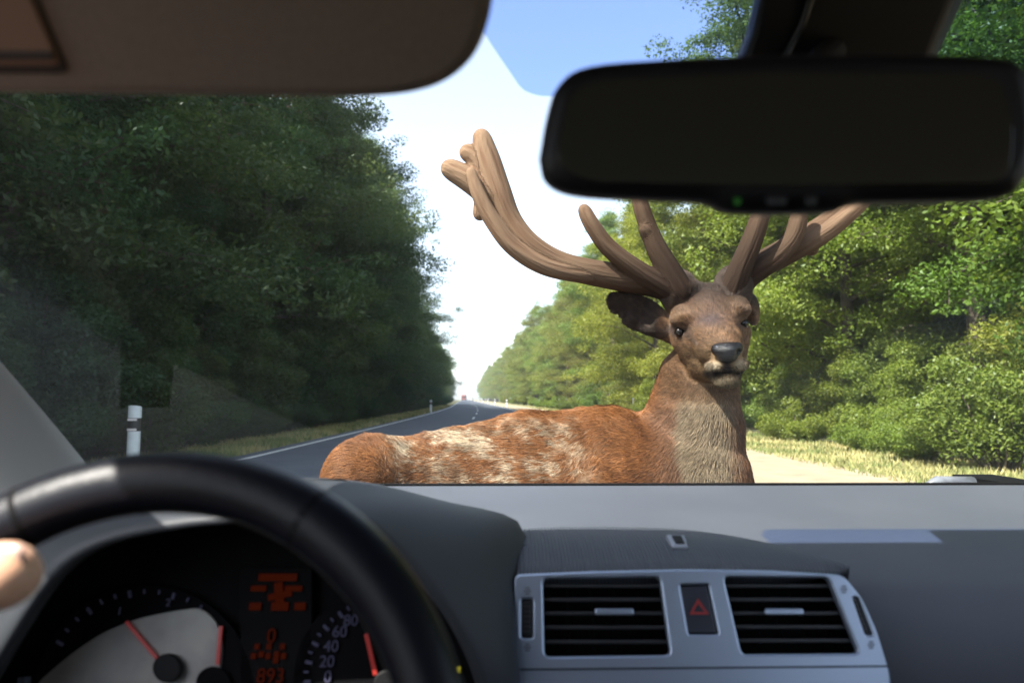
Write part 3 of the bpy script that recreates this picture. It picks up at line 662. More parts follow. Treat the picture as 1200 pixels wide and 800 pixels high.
# mount and sensor cover on the windscreen above the mirror
WB = Vector((.2, 1.275, .990)); WT = Vector((.2, .625, 1.58)); wd = (WT-WB).normalized(); WNR = Vector((0, wd.z, -wd.y)); WNR = -WNR if WNR.y > 0 else WNR
def onw(x, yv, lift=0.): return on_plane(x, yv, WB+WNR*lift, WNR)
m_mount = mat('mount_plastic', (.008, .008, .009), .6, spec=.3)
A = [(850, 95), (872, 40), (890, -30), (905, -110), (1175, -110), (1140, -20), (1102, 60), (1085, 100)]
cen = Vector((0, 0, 0))
fr = [onw(*p, .055) for p in [(868, 88), (884, 40), (898, -30), (912, -105), (1160, -105), (1126, -20), (1094, 60), (1078, 92)]]; bk = [onw(*p, .006) for p in A]; n = len(A)
o = mesh_obj('mirror_mount', bk+fr, [(i, (i+1) % n, (i+1) % n+n, i+n) for i in range(n)]+[tuple(range(n, 2*n)), tuple(range(n))[::-1]], m_mount, CAR, label='black sensor cover holding the mirror at the windscreen top'); add_mod(o, 'BEVEL', width=.008, segments=3)
b = MB(); b.tube([onw(970, -60, .058), onw(940, 30, .058), onw(918, 70, .058)], [.0035]*3, 8); b.build('cable_cover', m_slat, o, True)
b = MB(); b.tube([onm(930, 110, -.012), onw(975, 60, .04)], [.012, .014], 12); b.build('mirror_stalk', m_mount, mirror, True)

# windscreen pane, tint patch, wiper
m_glass = bpy.data.materials.new('windscreen_glass'); m_glass.use_nodes = True; nt = m_glass.node_tree; nt.nodes.remove(nt.nodes['Principled BSDF'])
tr = nt.nodes.new('ShaderNodeBsdfTransparent'); tr.inputs[0].default_value = (.97, .985, .98, 1); gs = nt.nodes.new('ShaderNodeBsdfGlossy'); gs.inputs['Roughness'].default_value = .02
fr_ = nt.nodes.new('ShaderNodeFresnel'); fr_.inputs[0].default_value = 1.3; ml = nt.nodes.new('ShaderNodeMath'); ml.operation = 'MULTIPLY'; ml.inputs[1].default_value = .035
ms = nt.nodes.new('ShaderNodeMixShader'); nt.links.new(fr_.outputs[0], ml.inputs[0]); nt.links.new(ml.outputs[0], ms.inputs[0]); nt.links.new(tr.outputs[0], ms.inputs[1]); nt.links.new(gs.outputs[0], ms.inputs[2]); nt.links.new(ms.outputs[0], nt.nodes['Material Output'].inputs[0])
m_tint = bpy.data.materials.new('blue_tint'); m_tint.use_nodes = True; nt = m_tint.node_tree; nt.nodes.remove(nt.nodes['Principled BSDF'])
tr = nt.nodes.new('ShaderNodeBsdfTransparent'); tr.inputs[0].default_value = (.68, .77, .97, 1); nt.links.new(tr.outputs[0], nt.nodes['Material Output'].inputs[0])
hw0, hw1 = 1.0, .95
P = []
for t in (0, 1):
    for s_ in np.linspace(-1, 1, 9):
        c = WB.lerp(WT, t); P.append(c+Vector((s_*(hw0+(hw1-hw0)*t), 0, 0)))
ws = mesh_obj('windscreen', P, [(i, i+1, i+10, i+9) for i in range(8)], m_glass, CAR, label='clear raked windscreen'); add_mod(ws, 'SOLIDIFY', thickness=.004, offset=1)
tb = rounded([(520, -60), (566, 38), (612, 106), (632, 113), (1240, 113), (1330, 0), (1360, -60)], 22)
tint = slab('tint_patch', [[onw(*p, .009) for p in tb]], .0006, .0001, m_tint, ws, WB+WNR*.009, WNR, label='bluish tinted patch of windscreen around the mirror mount')
m_wip = mat('wiper_grey', (.16, .17, .19), .35, noise=(40, (.11, .115, .13), .4, .6))
b = MB(); w0 = at(1078, 569, 1.36); w1 = at(1098, 561, 1.36); w2 = at(1138, 562, 1.38); w3 = at(1141, 572, 1.38)
b.tube([w0-Vector((0, 0, .004)), w1-Vector((0, 0, .006)), w2-Vector((0, 0, .006)), w3-Vector((0, 0, .006))], [.003, .012, .013, .008], 12); o = b.build('wiper_hub', m_wip, CAR, True, label='pale grey wiper cover just outside the windscreen foot')
b = MB(); b.tube([at(1100, 572, 1.36), at(800, 585, 1.36)], .006, 8); b.build('wiper_arm', m_dark, o)

# pillar, roof, doors, rear bulkhead, bonnet
PB, PM, PT = at(52, 575, .98), at(-62, 452, .80), at(-300, 200, .60)
pw = [(PB, .075), (PM, .070), (PT, .06)]
rows = []
edge = [at(128, 590, 1.04), at(92, 546, 1.0), at(46, 490, .93), at(2, 440, .86), at(-90, 335, .74), at(-300, 130, .55), at(-520, -120, .42)]
for e in edge:
    rows.append([e+Vector((.004, .03, -.012)), e, e+Vector((-.018, -.022, .004)), e+Vector((-.055, -.048, .002)), e+Vector((-.10, -.055, -.02)), e+Vector((-.115, 0, -.03))])
b = MB(); b.grid(rows); add_mod(b.build('windscreen_pillar', m_pillar, CAR, True, label='pale grey windscreen pillar trim on the left'), 'SUBSURF', levels=1, render_levels=2)
b = MB(); b.grid([[(1.12, 1.06, 1.0), (1.16, 1.02, .99)], [(.93, .5, 1.5), (.98, .46, 1.5)]]); add_mod(b.build('windscreen_pillar', m_pillar, CAR), 'SOLIDIFY', thickness=.05)
rows = []
for yv in (.62, .5, .2, -.3, -.9, -1.35):
    rows.append([(x, yv, 1.58+.02*math.sin(math.pi*min(max((.62-yv)/1.9, 0), 1))-.06*abs((x-.2)/.74)**4) for x in np.linspace(-.505, .94, 13)])
b = MB(); b.grid(rows); add_mod(b.build('headliner', m_beige, CAR, True, label='beige roof lining'), 'SOLIDIFY', thickness=.03, offset=1)
for sx, X in ((-1, -.66), (1, 1.06)):
    b = MB(); b.box((X, .1, .63), (.09, 2.9, .70)); b.build('door', m_dark, CAR)
    b = MB(); b.grid([[(X, -.18, .97), (X, -.36, .97)], [(X*.9+.02, -.22, 1.50), (X*.9+.02, -.36, 1.50)]]); add_mod(b.build('door_pillar', m_dark, CAR), 'SOLIDIFY', thickness=.05)
for X in (-.2, .60):
    b = MB(); b.box((X, -.15, .46), (.5, .5, .18)); st = add_mod(b.build('front_seat', m_dark, CAR), 'BEVEL', width=.06, segments=3)
    b = MB(); b.box((X, -.48, .82), (.48, .13, .66), Matrix.Rotation(R(-14), 3, 'X')); add_mod(b.build('backrest', m_dark, st), 'BEVEL', width=.05, segments=3)
    b = MB(); b.box((X, -.57, 1.25), (.26, .09, .18), Matrix.Rotation(R(-10), 3, 'X')); add_mod(b.build('headrest', m_dark, st), 'BEVEL', width=.04, segments=3)
b = MB(); b.box((.2, -1.35, .9), (1.75, .12, 1.25)); b.build('rear_bulkhead', m_dark, CAR)
b = MB(); b.box((.2, .2, .26), (1.8, 3.1, .05)); b.build('floor_pan', m_dark, CAR)
rows = []
def bon(y): return .925-.138*(y-1.30)-.09*max(0, y-2.1)**2*4
for yv in list(np.linspace(1.3, 2.45, 12))+[2.5, 2.52]:
    rows.append([(x, yv-.12*abs((x-.2)/.8)**3, (bon(yv) if yv < 2.48 else bon(2.45)-.06-(yv-2.5)*12)-.05*abs((x-.2)/.8)**4) for x in np.linspace(-.62, 1.02, 15)])
b = MB(); b.grid(rows); add_mod(b.build('bonnet', m_body, CAR, True, label='car bonnet beyond the windscreen'), 'SOLIDIFY', thickness=.02, offset=-1)

# sun visor
VZ = [Vector((0, .40, 1.343)), Vector((0, .26, 1.46))]
vd = (VZ[1]-VZ[0]).normalized(); SN = Vector((0, -vd.z, vd.y)); SN = SN if SN.y < 0 else -SN; SP = VZ[0]
def ons(x, yv, lift=0.): return on_plane(x, yv, SP+SN*lift, SN)
so = catmull([(-330, 100, 0), (-150, 103, 0), (0, 106, 0), (200, 109, 0), (380, 111, 0), (450, 110, 0), (500, 102, 0), (535, 85, 0), (558, 60, 0), (572, 25, 0), (578, -15, 0), (580, -110, 0), (570, -170, 0), (520, -190, 0), (200, -195, 0), (-330, -200, 0)], 4)
visor = slab('sun_visor', [[ons(p[0], p[1]) for p in so]], .018, .0085, m_beige, CAR, SP, SN, label='beige sun visor folded down over the top left of the windscreen')
m_flap = mat('visor_flap', (.19, .115, .075), .8, bump=(400, .2, .0006)); m_groove = mat('visor_groove', (.03, .02, .015), .8)
fo = rounded([(-330, 86), (84, 86), (42, -12), (10, -90), (-330, -90)], 14); fi = rounded([(-322, 76), (72, 76), (34, -12), (3, -82), (-322, -82)], 10)
slab('flap_groove', [[ons(*p, .0085) for p in fo]], .003, .0008, m_groove, visor, SP+SN*.0085, SN)
slab('mirror_flap', [[ons(*p, .0105) for p in fi]], .004, .0012, m_flap, visor, SP+SN*.0105, SN, label='brown mirror flap on the sun visor')
sl = rounded([(-60, 60), (62, 61), (64, 70), (-60, 70)], 4); slab('flap_slot', [[ons(*p, .013) for p in sl]], .002, .0005, mat('slot_dark', (.03, .02, .015), .8), visor, SP+SN*.013, SN)

# ------------------------------------------------------------------ driver's hand on the wheel
PER = empty('person', (-.45, .1, .55), 'driver\'s bare left hand gripping the steering wheel at the left edge', 'person')
aH = R(152); rimp = WC+(e1*math.cos(aH)+e2*math.sin(aH))*RC
m_skin = mat('skin', (.80, .48, .32), .5, noise=(60, (.72, .40, .26), .4, .7), bump=(250, .15, .001)); m_skin.node_tree.nodes['Principled BSDF'].inputs['Subsurface Weight'].default_value = .15
m_skin.node_tree.nodes['Principled BSDF'].inputs['Subsurface Radius'].default_value = (.01, .004, .002)
tdir = (e2*math.cos(aH)-e1*math.sin(aH)); rdir = e1*math.cos(aH)+e2*math.sin(aH)
th_tip = at(6, 674, .345); th_mid = at(-60, 692, .338); th_base = at(-125, 745, .345)
wrist = at(-230, 860, .36); palm = at(-150, 745, .365)
h_ = SDF(lin(-.62, -.16, .003), lin(.05, .45, .003), lin(.62, 1.16, .003))
h_.chain([th_base, th_mid, th_tip], [.0165, .0155, .0135], .01)
h_.ell(th_tip+Vector((-.003, 0, 0)), (.018, .0135, .0150), .008)
h_.ell(palm, (.036, .024, .045), .02); h_.cone(palm, th_base, .026, .019, .02)
h_.chain([wrist, palm], [.028, .030], .02); h_.chain([wrist, wrist+Vector((-.06, -.09, -.12)), wrist+Vector((-.11, -.18, -.20))], [.028, .038, .044], .03)
for k, (off, rr) in enumerate(((.030, .0095), (.010, .0100), (-.010, .0096), (-.030, .0084))):
    base = rimp+tdir*off
    q_ = [palm+tdir*off*.8, base+rdir*.030+en*.020, base+rdir*.034-en*.014, base+rdir*.006-en*.030, base-rdir*.014-en*.030]
    h_.chain(q_, [rr*1.1, rr*1.05, rr, rr*.92, rr*.82], .006)
P_, F_ = h_.mesh(); quads_obj('hand_and_forearm', P_, F_, m_skin, PER, True, origin=tuple(np.round(P_.mean(0), 3)))
nl = th_tip+Vector((.010, -.006, .010)); b = MB()
b.grid([[nl+Vector((dx, -.001+abs(dz)*.1, dz)) for dx in (-.009, -.003, .003)] for dz in (-.006, -.002, .002, .006)]); add_mod(b.build('thumbnail', mat('nail', (.72, .48, .40), .3), PER, True), 'SOLIDIFY', thickness=.001)
b = MB(); e_ = wrist+Vector((-.075, -.115, -.14)); b.tube([e_, e_+Vector((-.03, -.06, -.05)), e_+Vector((-.09, -.2, -.14))], [.050, .056, .066], 18, cap=False)
add_mod(b.build('sleeve', mat('sleeve_cloth', (.10, .12, .18), .9), PER, True), 'SOLIDIFY', thickness=.004)

# ------------------------------------------------------------------ the stag
STAG = empty('stag', (.2, 2.05, .85), 'large red stag with velvet antlers lying beyond the windscreen, facing the car', 'stag')
def q(px, py, Y): return np.array(at(px, py, Y)[:])
def pr_(r, Y): return r*Y/800
xs = np.concatenate([lin(-.78, .40, .009), lin(.4055, .80, .0036), lin(.81, 1.0, .009)])
ys = np.concatenate([lin(1.66, 1.735, .008), lin(1.742, 2.09, .0036), lin(2.10, 2.55, .009)])
zs = np.concatenate([lin(.70, 1.13, .0085), lin(1.137, 1.56, .0036)])
s = SDF(xs, ys, zs)
def C(a, b_, ra, rb, k=.03): s.cone(q(*a), q(*b_), pr_(ra, a[2]), pr_(rb, b_[2]), k)
# trunk of the body, from rump to chest
for a, b_, ra, rb in [((428, 566, 2.03), (478, 590, 2.12), 46, 68), ((478, 590, 2.12), (545, 580, 2.16), 66, 73), ((545, 580, 2.16), (620, 571, 2.18), 73, 81), ((620, 571, 2.18), (710, 566, 2.18), 81, 83), ((710, 566, 2.18), (765, 582, 2.14), 83, 80)]: C(a, b_, ra, rb, .06)
C((430, 560, 2.0), (412, 640, 2.0), 44, 46, .05); C((450, 568, 2.08), (500, 580, 2.14), 48, 60, .06); C((560, 600, 2.08), (700, 610, 2.06), 60, 66, .05)
C((775, 622, 2.10), (765, 640, 2.0), 76, 66, .05)
# folded legs
for a, b_, ra, rb in [((790, 640, 1.95), (880, 660, 1.86), 26, 20), ((880, 660, 1.86), (800, 668, 1.78), 18, 13), ((830, 630, 2.2), (920, 640, 2.2), 26, 20), ((440, 640, 1.92), (560, 668, 1.84), 40, 24), ((560, 668, 1.84), (450, 676, 1.80), 17, 13)]: C(a, b_, ra, rb, .02)
# neck
C((817, 640, 2.06), (818, 570, 2.07), 54, 48, .10); C((818, 570, 2.07), (824, 500, 2.07), 48, 40, .09); C((824, 500, 2.07), (827, 440, 2.06), 40, 34, .03); C((827, 440, 2.06), (830, 385, 2.06), 34, 34, .03)
C((790, 520, 2.16), (800, 440, 2.12), 44, 26, .05)
# skull, face, muzzle
C((829, 379, 2.03), (832, 389, 1.965), 36, 34, .02); C((832, 389, 1.965), (843, 404, 1.885), 33, 24, .02); C((843, 404, 1.885), (852, 416, 1.825), 24, 16, .02)
C((829, 364, 2.05), (829, 360, 2.08), 26, 24, .03)
s.ell(q(802, 376, 1.940), (.031, .034, .014), .026, rot=np.array(Matrix.Rotation(R(14), 3, 'Y'))); s.ell(q(863, 366, 1.940), (.029, .034, .014), .026, rot=np.array(Matrix.Rotation(R(-10), 3, 'Y'))); s.ell(q(798, 371, 1.965), (.021, .03, .019), .03); s.ell(q(865, 361, 1.965), (.020, .03, .019), .03)
C((808, 396, 1.99), (824, 420, 1.965), 19, 14, .035); C((861, 392, 1.98), (860, 418, 1.95), 16, 12, .035)
C((828, 428, 1.97), (848, 441, 1.86), 14, 10, .03); C((845, 426, 1.90), (853, 429, 1.835), 17, 15.5, .02)
s.ell(q(851, 408, 1.826), (.032, .026, .024), .016)
s.ell(q(840, 428, 1.822), (.024, .022, .013), .014); s.ell(q(865, 426, 1.822), (.021, .022, .013), .014); s.ell(q(852, 445, 1.834), (.030, .024, .017), .016)
# cuts: mouth line, eye sockets, crease in front of the eye
s.ell(q(851, 435.5, 1.79), (.050, .040, .0085), .005, cut=True)
s.ell(q(796, 388, 1.920), (.028, .022, .0092), .006, cut=True); s.ell(q(871, 379, 1.920), (.023, .022, .0085), .006, cut=True)
s.cone(q(808, 393, 1.900), q(820, 402, 1.880), .005, .004, .014, cut=True)
# ears: the left one a notched leaf, the right one turned back behind the antler
def basis(ax, nrm):
    ax = Vector(ax).normalized(); nrm = Vector(nrm).normalized(); y_ = nrm.cross(ax).normalized(); nrm = ax.cross(y_); return np.array(Matrix((ax, y_, nrm)).transposed())
ea = at(713, 343, 2.06)-at(782, 380, 2.05); Rb = basis(ea, (-.15, -1, -.25))
ec = q(747, 366, 2.055); s.ell(ec, (.098, .046, .018), .02, rot=Rb); s.cone(q(790, 388, 2.05), q(768, 378, 2.05), .034, .028, .03)
s.ell(ec-np.array([.004, .018, .002]), (.075, .030, .016), .012, rot=Rb, cut=True)
s.cone(q(724, 372, 2.0), q(724, 372, 2.12), .016, .016, .004, cut=True); s.cone(q(733, 373, 2.0), q(733, 373, 2.12), .007, .007, .006, cut=True); s.cone(q(717, 368, 2.0), q(717, 368, 2.12), .008, .008, .004, cut=True)
eb = Vector((.35, .8, .25)); s.ell(np.array((Vector(q(880, 366, 2.06))+eb*.06)[:]), (.09, .044, .017), .02, rot=basis(eb, (1, -.3, .2)))
# pedicles and brow tuft
C((808, 362, 2.03), (794, 338, 2.03), 21, 21, .02); C((852, 360, 2.03), (860, 332, 2.03), 20, 20, .02)
# rest on the bonnet
Zb = (.925-.138*(s.ys-1.30)+.004)[None, :, None]; d_ = Zb-s.zs[None, None, :]; hh = np.maximum(.03-np.abs(d_-s.f), 0)/.03
s.f = np.maximum(s.f, d_+0*s.f)+hh*hh*.03*.25
P_, F_ = s.mesh()
def pix(P):
    """picture coordinates only serve to say where on the animal a coat colour or painted shade lies, in the animal's own frame"""
    v = (P-np.array(EYE[:])) @ _rot; return 600+800*v[:, 0]/-v[:, 2], 400-800*v[:, 1]/-v[:, 2]
def ss(a, b_, x): t = np.clip((x-a)/(b_-a), 0, 1); return t*t*(3-2*t)
def coat(P, N):
    u, v = pix(P); c = np.tile([.20, .080, .025], (len(P), 1)).astype(float)
    def mixc(col, w): c[:] = c*(1-w[:, None])+np.array(col)*w[:, None]
    n1 = wob(P, 26, 1); n2 = wob(P*np.array([1, 1, 1.6]), 60, 2); n3 = wob(P, 140, 3)
    mixc((.115, .042, .013), ss(-.1, 1.0, n1)*.6)
    band = ss(440, 480, u)*ss(735, 640, u)*ss(486, 508, v+4*n2)
    Pw = P+np.stack([wob(P, 30, 41), wob(P, 30, 42), wob(P, 30, 43)], 1)*.02; st = wob(Pw*np.array([.38, 1, 1.6]), 170, 6); pt = wob(Pw, 22, 8)
    mixc((.40, .32, .22), band*ss(-.25, .75, pt*.45+st*.6+n2*.35+.10)); mixc((.10, .075, .045), band*ss(.3, .8, wob(Pw*np.array([.6, 1, 1.6]), 34, 5)+.4*st)*.4)
    nk = ss(735, 790, u)*ss(.98, 1.04, P[:, 2]+0*u)
    mixc((.12, .056, .026), ss(745, 790, u)*ss(640, 520, v)); thr = ss(792, 806, u+3*n2)*ss(868, 846, u+3*n2)*ss(445, 470, v)
    ns_ = wob(P*np.array([1, 1, .22]), 330, 9); mixc((.20, .15, .092), thr); mixc((.085, .055, .032), thr*ss(-.1, .8, ns_+.5*n2)*.75)
    face = ss(476, 452, v)*ss(770, 784, u)
    mixc((.115, .062, .031), face)
    mixc((.135, .092, .052), face*ss(398, 420, v)*ss(2.03, 1.9, P[:, 1])*.75)
    mixc((.10, .05, .027), face*ss(374+6*n2, 356, v)); mixc((.032, .019, .013), face*ss(373+7*n2, 353, v))
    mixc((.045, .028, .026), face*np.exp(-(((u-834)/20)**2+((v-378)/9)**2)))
    mixc((.17, .112, .062), face*np.exp(-(((u-797)/15)**2+((v-371)/8)**2))*.22); mixc((.17, .112, .062), face*np.exp(-(((u-864)/15)**2+((v-361)/8)**2))*.22)
    mixc((.04, .025, .02), face*np.exp(-(((u-796)/17)**2+((v-388.5-.15*(u-796))/7.5)**2)**2)); mixc((.04, .025, .02), face*np.exp(-(((u-872)/11)**2+((v-380+.3*(u-872))/5.5)**2)**2))  # shadow under the brows, painted as dark patches round the eyes
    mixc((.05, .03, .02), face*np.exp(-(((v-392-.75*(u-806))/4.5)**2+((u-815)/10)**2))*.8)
    near = ss(1.90, 1.85, P[:, 1])
    def gs(x, y_, rx, ry): return np.exp(-(((u-x)/rx)**2+((v-y_)/ry)**2)**2)
    mixc((.13, .095, .055), near*face*ss(424, 432, v)*.9); mixc((.26, .22, .155), near*face*(gs(837, 428, 8, 4.5)+gs(867, 426, 6.5, 4.5))*.55); mixc((.14, .11, .068), near*face*gs(851, 446, 15, 5))
    mixc((.012, .010, .010), ss(1.93, 1.88, P[:, 1])*face*np.exp(-((v-435.3+.03*(u-850))/4.6)**4)*ss(824, 828, u)); mixc((.03, .022, .02), near*face*gs(852, 429, 5, 8))
    ear = ss(788, 770, u)*ss(402, 396, v); mixc((.028, .017, .012), ear)  # dark brown ear, with the antler's shadow painted in
    return np.clip(c*(1+.16*n3[:, None]+.14*n2[:, None]), .008, .8)
N_ = vnormals(P_, F_); u_, v_ = pix(P_); am = ss(775, 735, u_)*ss(405, 430, u_); N_ *= np.sign(np.mean(np.einsum('ij,ij->i', N_, P_-P_.mean(0))))
P_ = P_+N_*((wob(P_*np.array([.8, 1, 1.3]), 34, 51)*.0035+wob(P_, 75, 52)*.002)*am)[:, None]              # rumpled moulting coat
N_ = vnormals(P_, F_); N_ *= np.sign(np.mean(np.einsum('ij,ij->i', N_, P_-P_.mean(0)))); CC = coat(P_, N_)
m_coat = bpy.data.materials.new('stag_coat'); m_coat.use_nodes = True; nt = m_coat.node_tree; at_ = nt.nodes.new('ShaderNodeAttribute'); at_.attribute_name = 'coat'
bs = nt.nodes['Principled BSDF']; nt.links.new(at_.outputs['Color'], bs.inputs['Base Color']); bs.inputs['Roughness'].default_value = .75; bs.inputs['Specular IOR Level'].default_value = .2
body = quads_obj('body', P_, F_, m_coat, STAG, True, origin=(.2, 2.05, .95))
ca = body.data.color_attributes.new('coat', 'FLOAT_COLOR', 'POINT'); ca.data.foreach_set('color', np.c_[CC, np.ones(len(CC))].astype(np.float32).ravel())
# fur
n_f = 340000
fa = .5*np.linalg.norm(np.cross(P_[F_[:, 2]]-P_[F_[:, 0]], P_[F_[:, 3]]-P_[F_[:, 1]]), axis=1); fc = P_[F_].mean(1); fn = N_[F_].mean(1)
vis = ss(.15, -.25, np.einsum('ij,ij->i', fn, (fc-np.array(EYE[:]))/np.linalg.norm(fc-np.array(EYE[:]), axis=1)[:, None]))+.12
u_, v_ = pix(fc); vis *= np.where(v_ > 600, .1, 1); headw = np.where((v_ < 470) & (u_ > 705), 9., 1.)
pw_ = fa*vis*headw; pw_ /= pw_.sum(); pick = RNG.choice(len(F_), n_f, p=pw_); w4 = RNG.dirichlet((1, 1, 1, 1), n_f)
Rt = np.einsum('nk,nkd->nd', w4, P_[F_[pick]]); Nn = np.einsum('nk,nkd->nd', w4, N_[F_[pick]]); Nn /= np.linalg.norm(Nn, axis=1, keepdims=True)
u_, v_ = pix(Rt); isf = (ss(474, 450, v_)*ss(700, 712, u_)); neckw = ss(760, 800, u_)*(1-isf)
nosep = q(851, 410, 1.80); fdir = Rt-nosep; fdir /= np.linalg.norm(fdir, axis=1, keepdims=True)
bdir = np.array([-.9, .12, -.38]); ndir = np.array([-.05, -.05, -1.])
flow = bdir*(1-neckw-isf)[:, None]+ndir*neckw[:, None]+fdir*isf[:, None]
flow += np.stack([wob(Rt, 14, 31), wob(Rt, 14, 32), wob(Rt, 14, 33)], 1)*(.42*(1-isf))[:, None] + RNG.normal(0, .16, (n_f, 3))
flow -= Nn*np.einsum('ij,ij->i', flow, Nn)[:, None]; flow /= np.linalg.norm(flow, axis=1, keepdims=True)+1e-9
tuft = isf*np.exp(-(((u_-828)/40)**2+((v_-352)/14)**2))
ln_ = (.021*(1-neckw-isf)+.038*neckw+.0125*isf+.026*tuft)*RNG.uniform(.6, 1.25, n_f)
skip = (isf > .5) & (np.hypot((u_-852)/19, (v_-416)/15) < 1) & (Rt[:, 1] < 1.86)
ln_[skip] = .0008; lift = .46+.2*isf+.3*tuft
K = 4; pts = np.zeros((n_f, K, 3))
for k in range(K):
    t = k/(K-1); pts[:, k] = Rt+(flow*(t)+Nn*(lift*(t-.45*t*t))[:, None])*ln_[:, None]-Nn*.0006
hc = bpy.data.hair_curves.new('fur'); hc.add_curves([K]*n_f)
org = np.array([.2, 2.05, .95]); hc.attributes['position'].data.foreach_set('vector', (pts-org).astype(np.float32).ravel())
ra = hc.attributes.new('radius', 'FLOAT', 'POINT'); r0 = (.00056*(1-isf)+.00042*isf)[:, None]*np.array([1, .95, .7, .15]); ra.data.foreach_set('value', r0.astype(np.float32).ravel())
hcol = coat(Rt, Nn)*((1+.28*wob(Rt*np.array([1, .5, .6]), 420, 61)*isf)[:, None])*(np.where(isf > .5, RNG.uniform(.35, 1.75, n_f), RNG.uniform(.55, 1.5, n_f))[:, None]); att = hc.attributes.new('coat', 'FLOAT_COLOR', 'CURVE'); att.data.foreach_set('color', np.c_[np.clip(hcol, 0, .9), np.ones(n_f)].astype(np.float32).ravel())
m_fur = bpy.data.materials.new('stag_fur'); m_fur.use_nodes = True; nt = m_fur.node_tree; a2 = nt.nodes.new('ShaderNodeAttribute'); a2.attribute_name = 'coat'
bs = nt.nodes['Principled BSDF']; nt.links.new(a2.outputs['Color'], bs.inputs['Base Color']); bs.inputs['Roughness'].default_value = .55; bs.inputs['Specular IOR Level'].default_value = .3
hc.materials.append(m_fur); fur = bpy.data.objects.new('fur', hc); COL.objects.link(fur); place(fur, STAG, org); fur['kind'] = 'stuff'
# nose pad and eyes
m_nose = mat('wet_nose', (.003, .0025, .003), .13, spec=.5, bump=(260, .7, .006)); m_eye = mat('dark_eye', (.006, .004, .003), .12, spec=.3)
ns = SDF(lin(.52, .70, .0022), lin(1.74, 1.88, .0022), lin(1.19, 1.36, .0022))
ns.ell(q(852, 411, 1.797), (.036, .026, .021), .012); ns.ell(q(852, 419, 1.796), (.024, .018, .015), .014); ns.cone(q(840, 409, 1.798), q(864, 407, 1.798), .0145, .0145, .01)
ns.ell(q(837, 415, 1.772), (.0095, .020, .011), .006, cut=True); ns.ell(q(868, 412, 1.772), (.0085, .020, .010), .006, cut=True)
A_, B_ = ns.mesh(); quads_obj('nose', A_, B_, m_nose, STAG, True, origin=tuple(A_.mean(0)))
for p in (q(796.5, 389, 1.946), q(871, 379.5, 1.947)):
    bm = bmesh.new(); bmesh.ops.create_uvsphere(bm, u_segments=20, v_segments=12, radius=.0155)
    me = bpy.data.meshes.new('eye'); bm.to_mesh(me); bm.free(); me.materials.append(m_eye); me.polygons.foreach_set('use_smooth', [True]*len(me.polygons))
    o = bpy.data.objects.new('eye', me); COL.objects.link(o); place(o, STAG, p)
# antlers
m_ant = mat('antler_velvet', (.17, .105, .062), .9, spec=.15)
nt = m_ant.node_tree; ga = nt.nodes.new('ShaderNodeAttribute'); ga.attribute_name = 'grain'; ba = nt.nodes.new('ShaderNodeAttribute'); ba.attribute_name = 'velvet'
n2 = nt.nodes.new('ShaderNodeTexNoise'); n2.inputs['Scale'].default_value = 1; n2.inputs['Detail'].default_value = 3; n2.inputs['Distortion'].default_value = .3
n3 = nt.nodes.new('ShaderNodeTexNoise'); n3.inputs['Scale'].default_value = 420; tc = nt.nodes.new('ShaderNodeTexCoord')
nt.links.new(ga.outputs['Vector'], n2.inputs['Vector']); nt.links.new(tc.outputs['Object'], n3.inputs['Vector'])
ad = nt.nodes.new('ShaderNodeMath'); ad.operation = 'MULTIPLY_ADD'; ad.inputs[1].default_value = .10; nt.links.new(n3.outputs['Fac'], ad.inputs[0]); nt.links.new(n2.outputs['Fac'], ad.inputs[2])
bp = nt.nodes.new('ShaderNodeBump'); bp.inputs['Strength'].default_value = .9; bp.inputs['Distance'].default_value = .014; nt.links.new(ad.outputs[0], bp.inputs['Height']); nt.links.new(bp.outputs['Normal'], nt.nodes['Principled BSDF'].inputs['Normal'])
rp = nt.nodes.new('ShaderNodeValToRGB'); rp.color_ramp.elements[0].position = .34; rp.color_ramp.elements[1].position = .52; rp.color_ramp.elements[0].color = (.74, .64, .60, 1); rp.color_ramp.elements[1].color = (1.06, 1.05, 1.03, 1)
mx = nt.nodes.new('ShaderNodeMix'); mx.data_type = 'RGBA'; mx.blend_type = 'MULTIPLY'; mx.inputs[0].default_value = 1
nt.links.new(n2.outputs['Fac'], rp.inputs['Fac']); nt.links.new(rp.outputs['Color'], mx.inputs[7]); nt.links.new(ba.outputs['Color'], mx.inputs[6]); nt.links.new(mx.outputs[2], nt.nodes['Principled BSDF'].inputs['Base Color'])
